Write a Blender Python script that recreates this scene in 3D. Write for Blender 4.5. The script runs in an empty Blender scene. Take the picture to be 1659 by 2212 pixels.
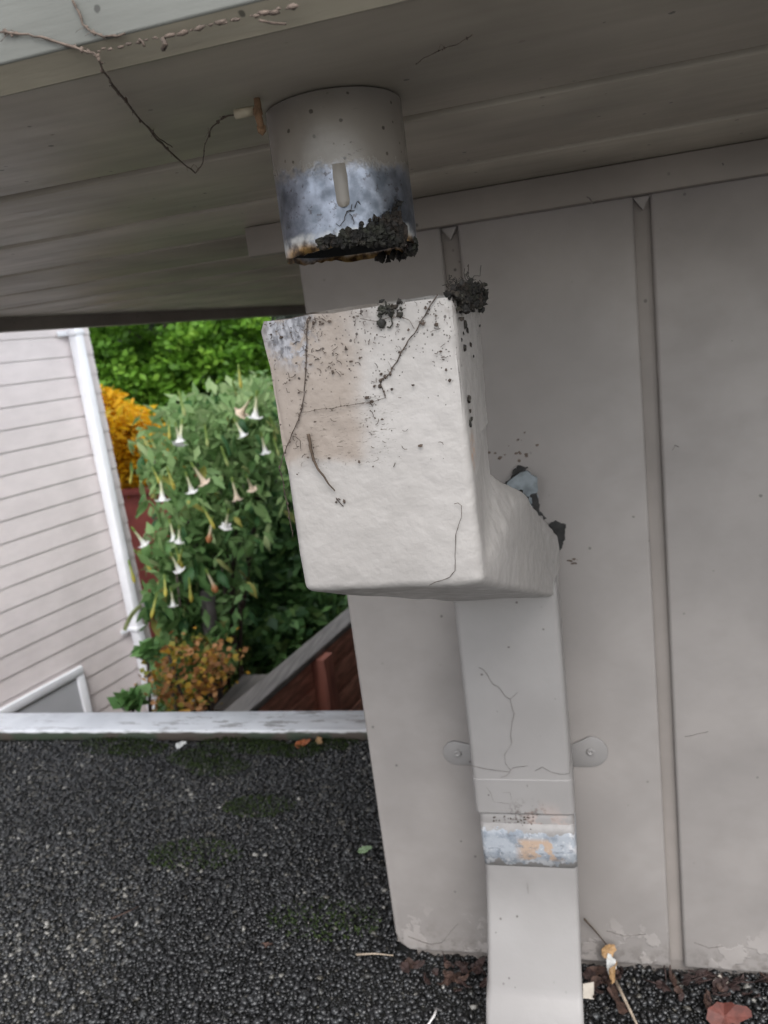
import bpy, bmesh, math, random
import numpy as np
from mathutils import Vector, Matrix, noise as mnoise

random.seed(7); rng = np.random.default_rng(7)
S = bpy.context.scene
COL = S.collection

# ------------------------------------------------------------------ camera
YAW, PITCH, ROLL, FPX = -0.24806, -0.22091, -0.12718, 1646.3      # focal length for a picture 1659 x 2212
_f = Vector((math.sin(YAW)*math.cos(PITCH), math.cos(YAW)*math.cos(PITCH), math.sin(PITCH)))
_r = Vector((math.cos(YAW), -math.sin(YAW), 0)); _u = _r.cross(_f)
CR = math.cos(ROLL)*_r + math.sin(ROLL)*_u
CU = -math.sin(ROLL)*_r + math.cos(ROLL)*_u
CF = _f
cam = bpy.data.cameras.new('camera'); camo = bpy.data.objects.new('camera', cam); COL.objects.link(camo)
cam.sensor_fit = 'VERTICAL'; cam.sensor_height = 36.0; cam.lens = 36.0*FPX/2212.0
cam.clip_start = 0.02; cam.clip_end = 600
camo.matrix_world = Matrix(((CR.x, CU.x, -CF.x, 0), (CR.y, CU.y, -CF.y, 0), (CR.z, CU.z, -CF.z, 0), (0, 0, 0, 1)))
cam.dof.use_dof = True; cam.dof.focus_distance = 0.55; cam.dof.aperture_fstop = 11.0
S.camera = camo

# ------------------------------------------------------------------ sky, sun, exposure
SUN_EL, SUN_AZ = math.radians(52), math.radians(160)              # azimuth clockwise from +Y: behind the viewer, a little to the right
w = bpy.data.worlds.new('World'); S.world = w; w.use_nodes = True
nt = w.node_tree; nt.nodes.clear()
sky = nt.nodes.new('ShaderNodeTexSky'); sky.sky_type = 'NISHITA'; sky.sun_disc = False
sky.sun_elevation = SUN_EL; sky.sun_rotation = SUN_AZ; sky.air_density = 1.3; sky.dust_density = 1.5; sky.ozone_density = 1.0
hs = nt.nodes.new('ShaderNodeHueSaturation'); hs.inputs['Saturation'].default_value = 0.26
bg = nt.nodes.new('ShaderNodeBackground'); bg.inputs['Strength'].default_value = 0.15
wo = nt.nodes.new('ShaderNodeOutputWorld')
nt.links.new(sky.outputs[0], hs.inputs['Color']); nt.links.new(hs.outputs[0], bg.inputs['Color']); nt.links.new(bg.outputs[0], wo.inputs['Surface'])
sl = bpy.data.lights.new('sun', 'SUN'); sl.energy = 0.8; sl.angle = math.radians(32); sl.color = (1.0, 0.97, 0.935)
so = bpy.data.objects.new('sun', sl); COL.objects.link(so)
_sd = Vector((math.sin(SUN_AZ)*math.cos(SUN_EL), math.cos(SUN_AZ)*math.cos(SUN_EL), math.sin(SUN_EL)))
so.rotation_euler = (-_sd).to_track_quat('-Z', 'Y').to_euler(); so.location = _sd*8
S.view_settings.view_transform = 'Standard'; S.view_settings.look = 'None'; S.view_settings.gamma = 1
S.view_settings.use_curve_mapping = False
S.view_settings.exposure = 1.45

# ------------------------------------------------------------------ helpers
def ray(x, y):
    return CF + CR*((x-829.5)/FPX) - CU*((y-1106.0)/FPX)
def atY(x, y, Y): d = ray(x, y); return d*(Y/d.y)
def atZ(x, y, Z): d = ray(x, y); return d*(Z/d.z)
def atD(x, y, D): d = ray(x, y); return d*(D/math.hypot(d.x, d.y))
def atP(x, y, p, n): d = ray(x, y); return d*(p.dot(n)/d.dot(n))

class MB:
    def __init__(s): s.v = []; s.f = []; s.c = []; s.col = None
    def add(s, vs, fs):
        o = len(s.v); s.v += [tuple(v) for v in vs]; s.f += [tuple(i+o for i in f) for f in fs]
    def box(s, x0, x1, y0, y1, z0, z1):
        s.add([(x0,y0,z0),(x1,y0,z0),(x1,y1,z0),(x0,y1,z0),(x0,y0,z1),(x1,y0,z1),(x1,y1,z1),(x0,y1,z1)],
              [(3,2,1,0),(4,5,6,7),(0,1,5,4),(1,2,6,5),(2,3,7,6),(3,0,4,7)])
    def obox(s, o, ax, ay, az):   # oriented box: corner and three edge vectors
        P = [o, o+ax, o+ax+ay, o+ay]; P += [p+az for p in P]
        s.add(P, [(3,2,1,0),(4,5,6,7),(0,1,5,4),(1,2,6,5),(2,3,7,6),(3,0,4,7)])
    def prism(s, poly, e):        # polygon extruded along vector e
        n = len(poly); P = [Vector(p) for p in poly]
        s.add(P+[p+e for p in P], [tuple(range(n-1,-1,-1)), tuple(range(n, 2*n))]+[(i,(i+1)%n,(i+1)%n+n,i+n) for i in range(n)])
    def tube(s, pts, rad, n=6, cap=True):
        pts = [Vector(p) for p in pts]; rings = []
        for i, p in enumerate(pts):
            t = (pts[min(i+1, len(pts)-1)]-pts[max(i-1, 0)]).normalized()
            a = t.orthogonal().normalized() if i == 0 else (rings[-1][1]-t*rings[-1][1].dot(t)).normalized()
            r = rad(i/max(1, len(pts)-1)) if callable(rad) else rad
            rings.append((p, a, t.cross(a), r))
        V = []
        for p, a, b, r in rings:
            for k in range(n):
                th = 2*math.pi*k/n; V.append(p+(a*math.cos(th)+b*math.sin(th))*r)
        F = []
        for i in range(len(pts)-1):
            for k in range(n):
                F.append((i*n+k, i*n+(k+1)%n, (i+1)*n+(k+1)%n, (i+1)*n+k))
        if cap: F.append(tuple(range(n-1,-1,-1))); F.append(tuple(range((len(pts)-1)*n, len(pts)*n)))
        s.add(V, F)
    def lathe(s, prof, n=32, c=(0,0,0), close=False):   # prof: (r, z); axis z
        V = [(c[0]+r*math.cos(2*math.pi*k/n), c[1]+r*math.sin(2*math.pi*k/n), c[2]+z) for r, z in prof for k in range(n)]
        m = len(prof); F = []
        for i in range(m if close else m-1):
            j = (i+1) % m
            for k in range(n): F.append((i*n+k, i*n+(k+1)%n, j*n+(k+1)%n, j*n+k))
        s.add(V, F)
    def lump(s, c, r, seed=0, q=1, amp=.5):
        bm = bmesh.new(); bmesh.ops.create_icosphere(bm, subdivisions=q, radius=1.0)
        off = Vector((seed*3.1, seed*1.7, seed*5.3)); V = []
        for v in bm.verts:
            d = 1+amp*(mnoise.noise(v.co*1.6+off)+.5*mnoise.noise(v.co*4+off))
            V.append((c[0]+v.co.x*r[0]*d, c[1]+v.co.y*r[1]*d, c[2]+v.co.z*r[2]*d))
        s.add(V, [tuple(v.index for v in f.verts) for f in bm.faces]); bm.free()
    def mesh(s, name, mat, smooth=False, bevel=0, seg=2):
        me = bpy.data.meshes.new(name); me.from_pydata(s.v, [], s.f); me.update()
        bm = bmesh.new(); bm.from_mesh(me)
        bmesh.ops.recalc_face_normals(bm, faces=bm.faces)
        if bevel:
            es = [e for e in bm.edges if len(e.link_faces) == 2 and e.calc_face_angle(0) > .5]
            bmesh.ops.bevel(bm, geom=es, offset=bevel, segments=seg, profile=.5, affect='EDGES', clamp_overlap=True)
        bm.to_mesh(me); bm.free()
        if smooth or bevel:
            for p in me.polygons: p.use_smooth = True
            if bevel and not smooth:
                try: me.set_sharp_from_angle(angle=math.radians(50))
                except Exception: pass
        me.materials.append(mat); return me

def link(name, me, parent=None):
    o = bpy.data.objects.new(name, me); COL.objects.link(o)
    if parent: o.parent = parent; o.matrix_parent_inverse = Matrix.Translation(-Vector(parent['_w']))
    o['_w'] = (0.0, 0.0, 0.0)
    return o
def obj(name, mb, mat, parent=None, **k): return link(name, mb.mesh(name, mat, **k), parent)
def thing(name, label, cat, loc, group=None):
    o = bpy.data.objects.new(name, None); COL.objects.link(o); o.location = loc; o.empty_display_size = .05
    o['_w'] = tuple(loc); o['label'] = label; o['category'] = cat
    if group: o['group'] = group
    return o
def tag(o, label, cat, group=None):
    o['label'] = label; o['category'] = cat
    if group: o['group'] = group
    return o
def struct(o): o['kind'] = 'structure'; return o
def stuff(o): o['kind'] = 'stuff'; return o
def arr_mesh(name, V, F, mat, col=None, smooth=False):
    """big mesh from numpy arrays; F has equal sized faces; col: per-vertex value in a 'tone' attribute"""
    me = bpy.data.meshes.new(name); V = np.asarray(V, np.float32); F = np.asarray(F, np.int32); k = F.shape[1]
    me.vertices.add(len(V)); me.vertices.foreach_set('co', V.ravel())
    me.loops.add(F.size); me.loops.foreach_set('vertex_index', F.ravel())
    me.polygons.add(len(F)); me.polygons.foreach_set('loop_start', np.arange(0, F.size, k, dtype=np.int32))
    me.polygons.foreach_set('loop_total', np.full(len(F), k, np.int32))
    if smooth: me.polygons.foreach_set('use_smooth', np.ones(len(F), bool))
    if col is not None:
        a = me.attributes.new('tone', 'FLOAT', 'POINT'); a.data.foreach_set('value', np.asarray(col, np.float32))
    me.update(calc_edges=True); me.validate(); me.materials.append(mat); return me

# ------------------------------------------------------------------ materials
class NM:
    def __init__(s, name):
        s.m = bpy.data.materials.new(name); s.m.use_nodes = True; s.t = s.m.node_tree
        s.b = s.t.nodes['Principled BSDF']; s.out = s.t.nodes['Material Output']
        s._tc = None
    def n(s, typ, **k):
        x = s.t.nodes.new(typ)
        for a, v in k.items():
            if a.startswith('i_'): x.inputs[int(a[2:])].default_value = v
            else: setattr(x, a, v)
        return x
    def l(s, a, b): s.t.links.new(a, b)
    def pos(s, scale=(1,1,1)):
        g = s.n('ShaderNodeTexCoord'); mp = s.n('ShaderNodeMapping'); mp.inputs['Scale'].default_value = scale
        s.l(g.outputs['Object'], mp.inputs[0]); return mp.outputs[0]
    def noise(s, scale, detail=4, rough=.55, sc=(1,1,1), dist=0):
        x = s.n('ShaderNodeTexNoise'); x.inputs['Scale'].default_value = scale; x.inputs['Detail'].default_value = detail
        x.inputs['Roughness'].default_value = rough; x.inputs['Distortion'].default_value = dist
        s.l(s.pos(sc), x.inputs['Vector']); return x.outputs[0]
    def voro(s, scale, sc=(1,1,1)):
        x = s.n('ShaderNodeTexVoronoi'); x.inputs['Scale'].default_value = scale
        s.l(s.pos(sc), x.inputs['Vector']); return x.outputs['Distance'], x.outputs['Color']
    def ramp(s, v, a, b, ca=0.0, cb=1.0):
        x = s.n('ShaderNodeMapRange'); x.interpolation_type = 'SMOOTHSTEP'
        x.inputs[1].default_value = a; x.inputs[2].default_value = b; x.inputs[3].default_value = ca; x.inputs[4].default_value = cb
        s.l(v, x.inputs[0]); return x.outputs[0]
    def math(s, op, a, b=None):
        x = s.n('ShaderNodeMath', operation=op)
        for i, v in enumerate((a, b)):
            if v is None: continue
            if isinstance(v, (int, float)): x.inputs[i].default_value = v
            else: s.l(v, x.inputs[i])
        return x.outputs[0]
    def mix(s, f, a, b):
        x = s.n('ShaderNodeMix', data_type='RGBA')
        for i, v in ((0, f), (6, a), (7, b)):
            if isinstance(v, (int, float)): x.inputs[i].default_value = v
            elif isinstance(v, tuple): x.inputs[i].default_value = (*v, 1)
            else: s.l(v, x.inputs[i])
        return x.outputs[2]
    def xyz(s):
        x = s.n('ShaderNodeSeparateXYZ'); s.l(s.pos(), x.inputs[0]); return x.outputs
    def near(s, c, r, soft):     # 1 inside a ball round c (object space), 0 outside
        v = s.n('ShaderNodeVectorMath', operation='DISTANCE'); s.l(s.pos(), v.inputs[0]); v.inputs[1].default_value = c
        return s.ramp(v.outputs['Value'], r+soft, r)
    def bump(s, h, strength=.3, dist=.001):
        x = s.n('ShaderNodeBump'); x.inputs['Strength'].default_value = strength; x.inputs['Distance'].default_value = dist
        s.l(h, x.inputs['Height'])
        if s.b.inputs['Normal'].is_linked: s.l(s.b.inputs['Normal'].links[0].from_socket, x.inputs['Normal'])
        s.l(x.outputs[0], s.b.inputs['Normal'])
    def set(s, col=None, rough=None, metal=None, spec=None):
        for nme, v in (('Base Color', col), ('Roughness', rough), ('Metallic', metal), ('Specular IOR Level', spec)):
            if v is None: continue
            if isinstance(v, tuple): s.b.inputs[nme].default_value = (*v, 1)
            elif isinstance(v, (int, float)): s.b.inputs[nme].default_value = v
            else: s.l(v, s.b.inputs[nme])
        return s

def specks(m, scale, thr, mask=None, size=.28):
    """small dark specks of dirt: voronoi cells, only a random share of which carry a speck"""
    d, c = m.voro(scale); sp = m.n('ShaderNodeSeparateColor'); m.l(c, sp.inputs[0])
    pick = sp.outputs[0]
    if mask is not None: pick = m.math('MULTIPLY', pick, mask)
    on = m.ramp(pick, thr, thr+.03)
    nz = m.noise(scale*2.3, 2)
    return m.math('MULTIPLY', m.ramp(m.math('ADD', d, m.math('MULTIPLY', nz, .25)), size+.1, size), on)

def paint_mat(name, base, grain=(1,1,1), gs=40, gb=.15, rough=.5, var=.06, dirt=.95, scuff=None, foot=None):
    m = NM(name)
    big = m.noise(6, 4); fine = m.noise(gs, 6, .6, grain)
    dark = tuple(x*(1-var*2) for x in base); lite = tuple(min(1, x*(1+var)) for x in base)
    c = m.mix(m.ramp(big, .3, .7), dark, lite)
    c = m.mix(m.math('MULTIPLY', m.ramp(fine, .35, .7), .22), c, tuple(x*.72 for x in base))
    if scuff:
        s_ = m.math('MULTIPLY', m.ramp(m.noise(gs*1.5, 5, .7, grain), .67, .72), m.ramp(m.noise(9, 3), .5, .6))
        c = m.mix(m.math('MULTIPLY', s_, .8), c, scuff)
    sp = specks(m, 110, dirt); c = m.mix(m.math('MULTIPLY', sp, .75), c, (.03,.028,.025))
    sp2 = specks(m, 45, dirt-.02, None, .12); c = m.mix(m.math('MULTIPLY', sp2, .8), c, (.04,.03,.025))
    if foot is not None:
        z = m.xyz()[2]
        f1 = m.math('MULTIPLY', m.ramp(m.math('ADD', z, m.math('MULTIPLY', m.noise(26, 5, .65), .09)), foot+.10, foot+.035), m.ramp(m.noise(70, 5, .65), .42, .62))
        c = m.mix(m.math('MULTIPLY', f1, .55), c, (.085,.07,.06))
        f2 = m.math('MULTIPLY', m.ramp(m.noise(20, 5, .6), .56, .585), m.ramp(z, foot+.10, foot+.03)); c = m.mix(m.math('MULTIPLY', f2, .55), c, tuple(min(1, x*1.35) for x in base)); m.bump(f2, .5, .001)
        sm = m.math('MULTIPLY', m.ramp(m.noise(5.5, 5, .6), .52, .72), .20); c = m.mix(sm, c, tuple(x*.66 for x in base))
    m.set(c, m.ramp(fine, .2, .8, rough-.08, rough+.12), None, .4)
    m.bump(fine, gb, .0012); m.bump(m.noise(220, 3), .06, .0006)
    return m.m

TAUPE = (.272,.249,.236)
M = {}
M['siding'] = paint_mat('siding paint', TAUPE, (.7,1,1), 24, .12, .5, .07, .978, None, -.918)
M['soffit'] = paint_mat('soffit paint', (.39,.35,.285), (.12,1,1), 55, .5, .48, .12, .955, (.62,.58,.52))
M['trim'] = paint_mat('trim paint', (.25,.222,.195), (.15,1,1), 45, .35, .5, .08, .965)
M['fascia'] = paint_mat('fascia paint', (.165,.168,.152), (.12,1,1), 60, .5, .5, .10, .96, (.42,.42,.40))
M['dripedge'] = paint_mat('drip edge paint', (.30,.27,.21), (.12,1,1), 60, .5, .5, .14, .94)
M['groove'] = paint_mat('groove paint', (.24,.213,.195), (.3,1,.3), 40, .3, .6, .1, .96)

# leader head: thick lumpy paint, dirty towards the top
m = NM('hopper paint'); X = m.xyz()
c = m.mix(m.ramp(m.noise(9, 4), .3, .7), (.272,.256,.243), (.315,.298,.286))
film = m.math('MULTIPLY', m.ramp(m.math('ADD', X[2], m.math('MULTIPLY', m.noise(22, 4), .035)), -.062, -.050), m.ramp(m.math('ADD', X[0], m.math('MULTIPLY', m.noise(17, 3), .06)), -.085, -.115))
c = m.mix(m.math('MULTIPLY', film, .9), c, (.215,.178,.150))
# fine scratches of dried slime in a band
band = m.math('MULTIPLY', m.ramp(X[2], -.085, -.07), m.ramp(X[2], -.028, -.045)); band = m.math('MULTIPLY', band, m.ramp(X[0], -.095, -.12)); band = m.math('MULTIPLY', band, m.ramp(X[0], -.178, -.168))
scr = m.ramp(m.noise(420, 3, .6, (.6,1,2.2), .8), .60, .66)
c = m.mix(m.math('MULTIPLY', m.math('MULTIPLY', scr, band), .75), c, (.09,.075,.06))
up = m.ramp(m.math('ADD', X[2], m.math('MULTIPLY', m.noise(30, 3), .06)), -.06, .035)
sp = specks(m, 210, .80, m.math('ADD', m.math('MULTIPLY', up, .5), .5), .26)
sp = m.math('MAXIMUM', sp, specks(m, 480, .72, m.math('ADD', m.math('MULTIPLY', up, .55), .45), .3))
sp = m.math('MAXIMUM', sp, specks(m, 90, .88, m.math('ADD', m.math('MULTIPLY', up, .4), .6), .12))
c = m.mix(m.math('MULTIPLY', sp, .9), c, (.035,.026,.022))
dirt = m.math('MULTIPLY', m.ramp(m.noise(55, 5, .65), .50, .62), m.ramp(X[2], .0, .018))
c = m.mix(m.math('MULTIPLY', dirt, .6), c, (.13,.11,.10))
side = m.ramp(X[0], -.0605, -.0585)
sd = m.math('MULTIPLY', m.math('MULTIPLY', m.ramp(m.noise(90, 5, .7, (1,1,.35)), .54, .62), side), m.ramp(X[2], -.075, -.03))
c = m.mix(m.math('MULTIPLY', sd, .8), c, (.10,.095,.09))
rust = m.math('MULTIPLY', m.near((-.064,.50,-.078), .007, .010), m.ramp(m.noise(300, 3), .45, .6)); c = m.mix(m.math('MULTIPLY', rust, .8), c, (.34,.20,.12))
zinc = m.math('MULTIPLY', m.near((-.165,.48,.012), .014, .016), m.ramp(m.noise(70, 5, .65), .40, .50)); zinc = m.math('MULTIPLY', zinc, m.ramp(X[0], -.146, -.160))
c = m.mix(zinc, c, m.mix(m.ramp(m.noise(160, 4, .6, (2,1,1)), .35, .6), (.09,.09,.10), (.26,.26,.28)))
m.set(c, m.ramp(m.noise(60, 4), .3, .7, .30, .55), None, .45)
m.bump(m.noise(46, 5, .5), .5, .0045); m.bump(m.noise(170, 4, .55), .3, .0012); m.bump(m.noise(15, 2, .5), .4, .007)
M['hopper'] = m.m

# downspout paint
m = NM('downspout paint'); X = m.xyz()
c = m.mix(m.ramp(m.noise(8, 4), .3, .7), (.215,.203,.197), (.245,.233,.227))
sp = specks(m, 140, .955); c = m.mix(m.math('MULTIPLY', sp, .8), c, (.05,.04,.035))
ck = m.math('MULTIPLY', m.ramp(m.noise(120, 5, .7), .50, .60), m.near((-.080,.865,-.622), .018, .028)); c = m.mix(m.math('MULTIPLY', ck, .85), c, (.055,.04,.035))
pk = m.math('MULTIPLY', m.ramp(m.noise(60, 4), .45, .55), m.near((-.06,.865,-.625), .015, .03)); c = m.mix(m.math('MULTIPLY', pk, .35), c, (.40,.29,.25))
m.set(c, .42, None, .45); m.bump(m.noise(35, 4, .5), .25, .003); m.bump(m.noise(230, 3), .12, .0006)
M['down'] = m.m
m = NM('peeled zinc'); X = m.xyz(); 
c = m.mix(m.ramp(m.noise(55, 5, .6), .38, .55), (.195,.22,.255), (.31,.33,.36))
e = m.math('MULTIPLY', m.ramp(m.noise(38, 4, .55), .46, .50), m.ramp(X[0], -.105, -.09)); e = m.math('MULTIPLY', e, m.ramp(X[0], -.035, -.05)); e = m.math('MULTIPLY', e, m.ramp(X[2], -.640, -.648)); e = m.math('MULTIPLY', e, m.ramp(X[2], -.676, -.672))
c = m.mix(e, c, (.38,.28,.21))
wh = m.math('MULTIPLY', m.ramp(m.noise(75, 5, .65), .50, .56), m.math('MAXIMUM', m.ramp(X[2], -.670, -.676), m.ramp(m.math('ABSOLUTE', m.math('ADD', X[0], .087)), .048, .056)))
c = m.mix(wh, c, (.46,.46,.475))
c = m.mix(m.math('MULTIPLY', m.ramp(m.noise(150, 6, .75, (.5,1,1)), .56, .62), .7), c, (.13,.14,.16)); c = m.mix(m.math('MULTIPLY', m.ramp(m.noise(210, 4, .7), .60, .66), .7), c, (.50,.50,.51))
rag = m.math('MULTIPLY', m.math('SUBTRACT', m.noise(85, 5, .65), .5), .034)
show = m.math('MULTIPLY', m.ramp(m.math('ADD', X[2], rag), -.6795, -.6785), m.ramp(m.math('ADD', m.math('ADD', X[2], m.math('MULTIPLY', X[0], .06)), rag), -.6375, -.6385))
c = m.mix(show, m.mix(m.ramp(m.noise(60, 4), .4, .6), (.21,.197,.19), (.24,.228,.221)), c)
m.set(c, .5, .1); m.bump(show, -.8, .0012); m.bump(m.noise(70, 5, .6), .5, .002); M['zinc_band'] = m.m

# outlet pipe: paint above, bare galvanised steel below, rust at the rim
m = NM('outlet pipe'); X = m.xyz()
edge = m.math('ADD', m.math('ADD', X[2], m.math('MULTIPLY', X[0], .05)), m.math('MULTIPLY', m.math('SUBTRACT', m.noise(45, 4), .5), .010))
pf = m.ramp(m.math('ADD', edge, m.math('MULTIPLY', m.math('SUBTRACT', m.noise(190, 4, .65), .5), .016)), .0985, .1085)
mt = m.mix(m.ramp(m.noise(60, 5, .6), .35, .65), (.11,.125,.152), (.235,.255,.305))
mt = m.mix(m.math('MULTIPLY', m.ramp(m.noise(170, 5, .7), .58, .64), .7), mt, (.06,.055,.06))
rm = m.ramp(m.math('ADD', X[2], m.math('MULTIPLY', m.noise(60, 4), .022)), .0795, .073)
wr = m.ramp(m.math('ADD', X[2], m.math('MULTIPLY', m.noise(60, 4), .020)), .0845, .079)
pt = m.mix(m.ramp(m.noise(9, 3), .35, .65), (.155,.138,.115), (.185,.167,.148))
sp = m.math('MAXIMUM', specks(m, 170, .86), specks(m, 60, .9, None, .14)); pt = m.mix(m.math('MULTIPLY', sp, .85), pt, (.045,.038,.03))
ln = m.math('MULTIPLY', m.ramp(m.noise(100, 6, .75, (.5,.5,1.4)), .60, .64), m.near((-.128,.505,.128), .012, .012)); pt = m.mix(m.math('MULTIPLY', ln, .85), pt, (.05,.04,.035)); pt = m.mix(m.math('MULTIPLY', m.ramp(m.noise(24, 5, .6), .5, .66), .35), pt, (.11,.095,.08))
wr = m.math('MULTIPLY', wr, m.ramp(m.noise(70, 4), .38, .58)); mt = m.mix(wr, mt, (.42,.42,.41))
mt = m.mix(rm, mt, m.mix(m.ramp(m.noise(120, 5, .65), .38, .6), (.06,.035,.02), (.36,.22,.08)))
c = m.mix(pf, mt, pt)
met = m.math('MULTIPLY', m.math('SUBTRACT', 1.0, pf), m.math('SUBTRACT', 1.0, wr))
m.set(c, m.mix(pf, m.mix(m.ramp(m.noise(90, 4), .3, .7), (.28,.28,.28), (.5,.5,.5)), (.27,.27,.27)), m.math('MULTIPLY', met, .85), .5)
m.bump(m.noise(110, 4, .6), .18, .001); m.bump(pf, .5, .0007); M['pipe'] = m.m

def simple(name, col, rough=.6, metal=0, var=.25, scale=40, bump=.3, bd=.002, spec=.4, sc=(1,1,1)):
    m = NM(name); nz = m.noise(scale, 5, .6, sc)
    m.set(m.mix(m.ramp(nz, .3, .7), tuple(x*(1-var) for x in col), tuple(min(1, x*(1+var)) for x in col)), rough, metal, spec)
    m.bump(nz, bump, bd); return m.m
m = NM('black tar and moss'); m.set(m.mix(m.ramp(m.noise(140, 4, .6), .42, .62), (.012,.011,.010), m.mix(m.ramp(m.noise(60, 3), .4, .6), (.032,.024,.019), (.026,.027,.019))), .7, None, .3); m.bump(m.noise(400, 4), .6, .002); M['tar'] = m.m
M['inside'] = simple('pipe bore', (.02,.02,.02), .8)
M['strand'] = simple('dirty web strand', (.05,.036,.028), .85, 0, .4, 200)
M['grime'] = simple('grime strand', (.10,.075,.06), .85, 0, .4, 200)
M['twig'] = simple('twig bark', (.055,.038,.026), .8, 0, .4, 250)
M['hair'] = simple('hair crack', (.13,.115,.105), .8, 0, .3, 200)
M['drip'] = simple('paint drip', (.165,.147,.125), .3, 0, .08, 40, .05)
M['flash'] = simple('torn zinc', (.20,.225,.24), .55, .2, .3, 60, .4)
M['gapshade'] = simple('painted gap shade', (.030,.029,.028), .9, 0, .3, 90)  # flat dark colour imitating the shade in gaps
M['rust'] = simple('rusty steel', (.17,.10,.055), .8, 0, .4, 200, .6)
M['ivory'] = simple('aged plastic', (.46,.41,.30), .45, 0, .15, 80)
M['white'] = simple('white metal paint', (.74,.75,.79), .4, 0, .04, 12, .05)
M['vinyl'] = paint_mat('vinyl siding', (.70,.64,.64), (.3,.3,1), 30, .08, .45, .03, .985)
M['pane'] = simple('curtained glass', (.46,.47,.50), .15, 0, .04, 3, .0, .001, .6)
M['shade'] = simple('roof shingles', (.10,.095,.09), .9)

# white kerb on the roof edge: paint worn off towards the wall
m = NM('kerb paint'); X = m.xyz()
wear = m.ramp(m.math('ADD', X[0], m.math('MULTIPLY', m.noise(14, 5, .65, (.3,1,1)), .8)), -.55, .15)
c = m.mix(m.ramp(m.noise(12, 4), .35, .65), (.72,.73,.76), (.82,.83,.86))
ch = m.math('MULTIPLY', m.ramp(m.noise(40, 5, .7, (.25,1,1)), .54, .60), m.ramp(X[0], -1.5, -.5, .35, 1.0)); c = m.mix(m.math('MULTIPLY', ch, .8), c, (.16,.14,.13))
c = m.mix(m.math('MULTIPLY', wear, .75), c, m.mix(m.ramp(m.noise(60, 5, .6, (.1,1,1)), .4, .6), (.19,.165,.15), (.40,.36,.34)))
c = m.mix(m.ramp(m.math('ADD', X[2], m.math('MULTIPLY', m.noise(25, 4), .012)), -.902, -.909), c, m.mix(m.ramp(m.noise(16, 4), .4, .6), (.075,.06,.05), (.045,.06,.04)))  # dark front face: shade painted in, broken up by brown and green wear
m.set(c, .5); m.bump(m.noise(50, 5, .6, (.2,1,1)), .4, .002); M['kerb'] = m.m

def tone_mat(name, cols, rough=.5, spec=.4, trans=0, obj_rand=False, bump=None):
    """colour from the 'tone' attribute (or the object's random number) along a list of colours"""
    m = NM(name)
    if obj_rand: src = m.n('ShaderNodeObjectInfo').outputs['Random']
    else: src = m.n('ShaderNodeAttribute', attribute_name='tone').outputs['Fac']
    r = m.n('ShaderNodeValToRGB'); e = r.color_ramp.elements
    e[0].position = 0; e[0].color = (*cols[0], 1); e[1].position = 1; e[1].color = (*cols[-1], 1)
    for i, c in enumerate(cols[1:-1]):
        x = e.new((i+1)/(len(cols)-1)); x.color = (*c, 1)
    m.l(src, r.inputs[0]); m.set(r.outputs[0], rough, None, spec)
    if bump: m.bump(m.noise(bump, 4), .4, .001)
    if trans:
        t = m.n('ShaderNodeBsdfTranslucent'); m.l(r.outputs[0], t.inputs[0])
        x = m.n('ShaderNodeMixShader'); x.inputs[0].default_value = trans
        m.l(m.b.outputs[0], x.inputs[1]); m.l(t.outputs[0], x.inputs[2]); m.l(x.outputs[0], m.out.inputs[0])
    return m.m
M['stones'] = tone_mat('wet gravel', [(.006,.006,.0065),(.014,.014,.015),(.026,.0265,.028),(.040,.042,.044),(.050,.044,.034),(.09,.086,.075),(.25,.24,.22)], .36, .7, 0, False, 400)
M['tree'] = tone_mat('bright leaves', [(.045,.115,.016),(.10,.23,.026),(.16,.33,.036),(.25,.42,.055)], .5, .3, .5)
M['darktree'] = tone_mat('dark needles', [(.020,.028,.020),(.045,.058,.045),(.085,.098,.085)], .6, .3, .2)
M['bush'] = tone_mat('dark bush leaves', [(.04,.095,.04),(.08,.18,.06),(.14,.28,.09),(.24,.32,.10)], .45, .35, .25)
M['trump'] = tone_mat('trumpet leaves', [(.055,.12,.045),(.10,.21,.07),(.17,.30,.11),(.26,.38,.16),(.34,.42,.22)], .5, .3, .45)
M['trumpleaf'] = tone_mat('trumpet leaf', [(.045,.12,.05),(.08,.19,.07),(.14,.27,.09),(.22,.34,.13),(.30,.38,.19),(.42,.38,.08)], .5, .3, .45, True)
M['yellow'] = tone_mat('yellow leaves', [(.40,.19,.01),(.68,.38,.012),(.85,.52,.02),(.65,.55,.07)], .5, .3, .5)
M['orange'] = tone_mat('rusty leaves', [(.10,.05,.015),(.38,.18,.07),(.55,.30,.14),(.60,.34,.04),(.12,.22,.05)], .6, .3, .3)
M['moss'] = tone_mat('moss', [(.010,.018,.006),(.022,.036,.010),(.04,.06,.015)], .8, .2)
M['bark'] = simple('bark', (.085,.07,.06), .85, 0, .4, 30, .6, .01, .3, (1,1,.2))
M['post'] = simple('weathered post', (.095,.085,.085), .8, 0, .35, 30, .5, .004, .3, (1,1,.1))
M['planter'] = simple('red planter', (.30,.075,.062), .5, 0, .15, 9, .1)
M['fence'] = simple('red stained board', (.55,.25,.18), .7, 0, .35, 14, .4, .003, .3, (3,.25,3))
M['fencepost'] = simple('red stained post', (.32,.12,.085), .7, 0, .3, 20, .4, .003, .3, (1,1,.2))
M['cap'] = simple('weathered cap board', (.20,.185,.175), .75, 0, .25, 18, .4, .003, .3, (3,.25,3))
M['soil'] = simple('garden soil', (.05,.045,.028), .95, 0, .4, 5, .5, .02)
M['concrete'] = simple('concrete', (.22,.215,.21), .8, 0, .12, 2, .2)
M['asphalt'] = simple('roof bitumen', (.012,.012,.011), .6, 0, .4, 60, .6, .004)

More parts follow.
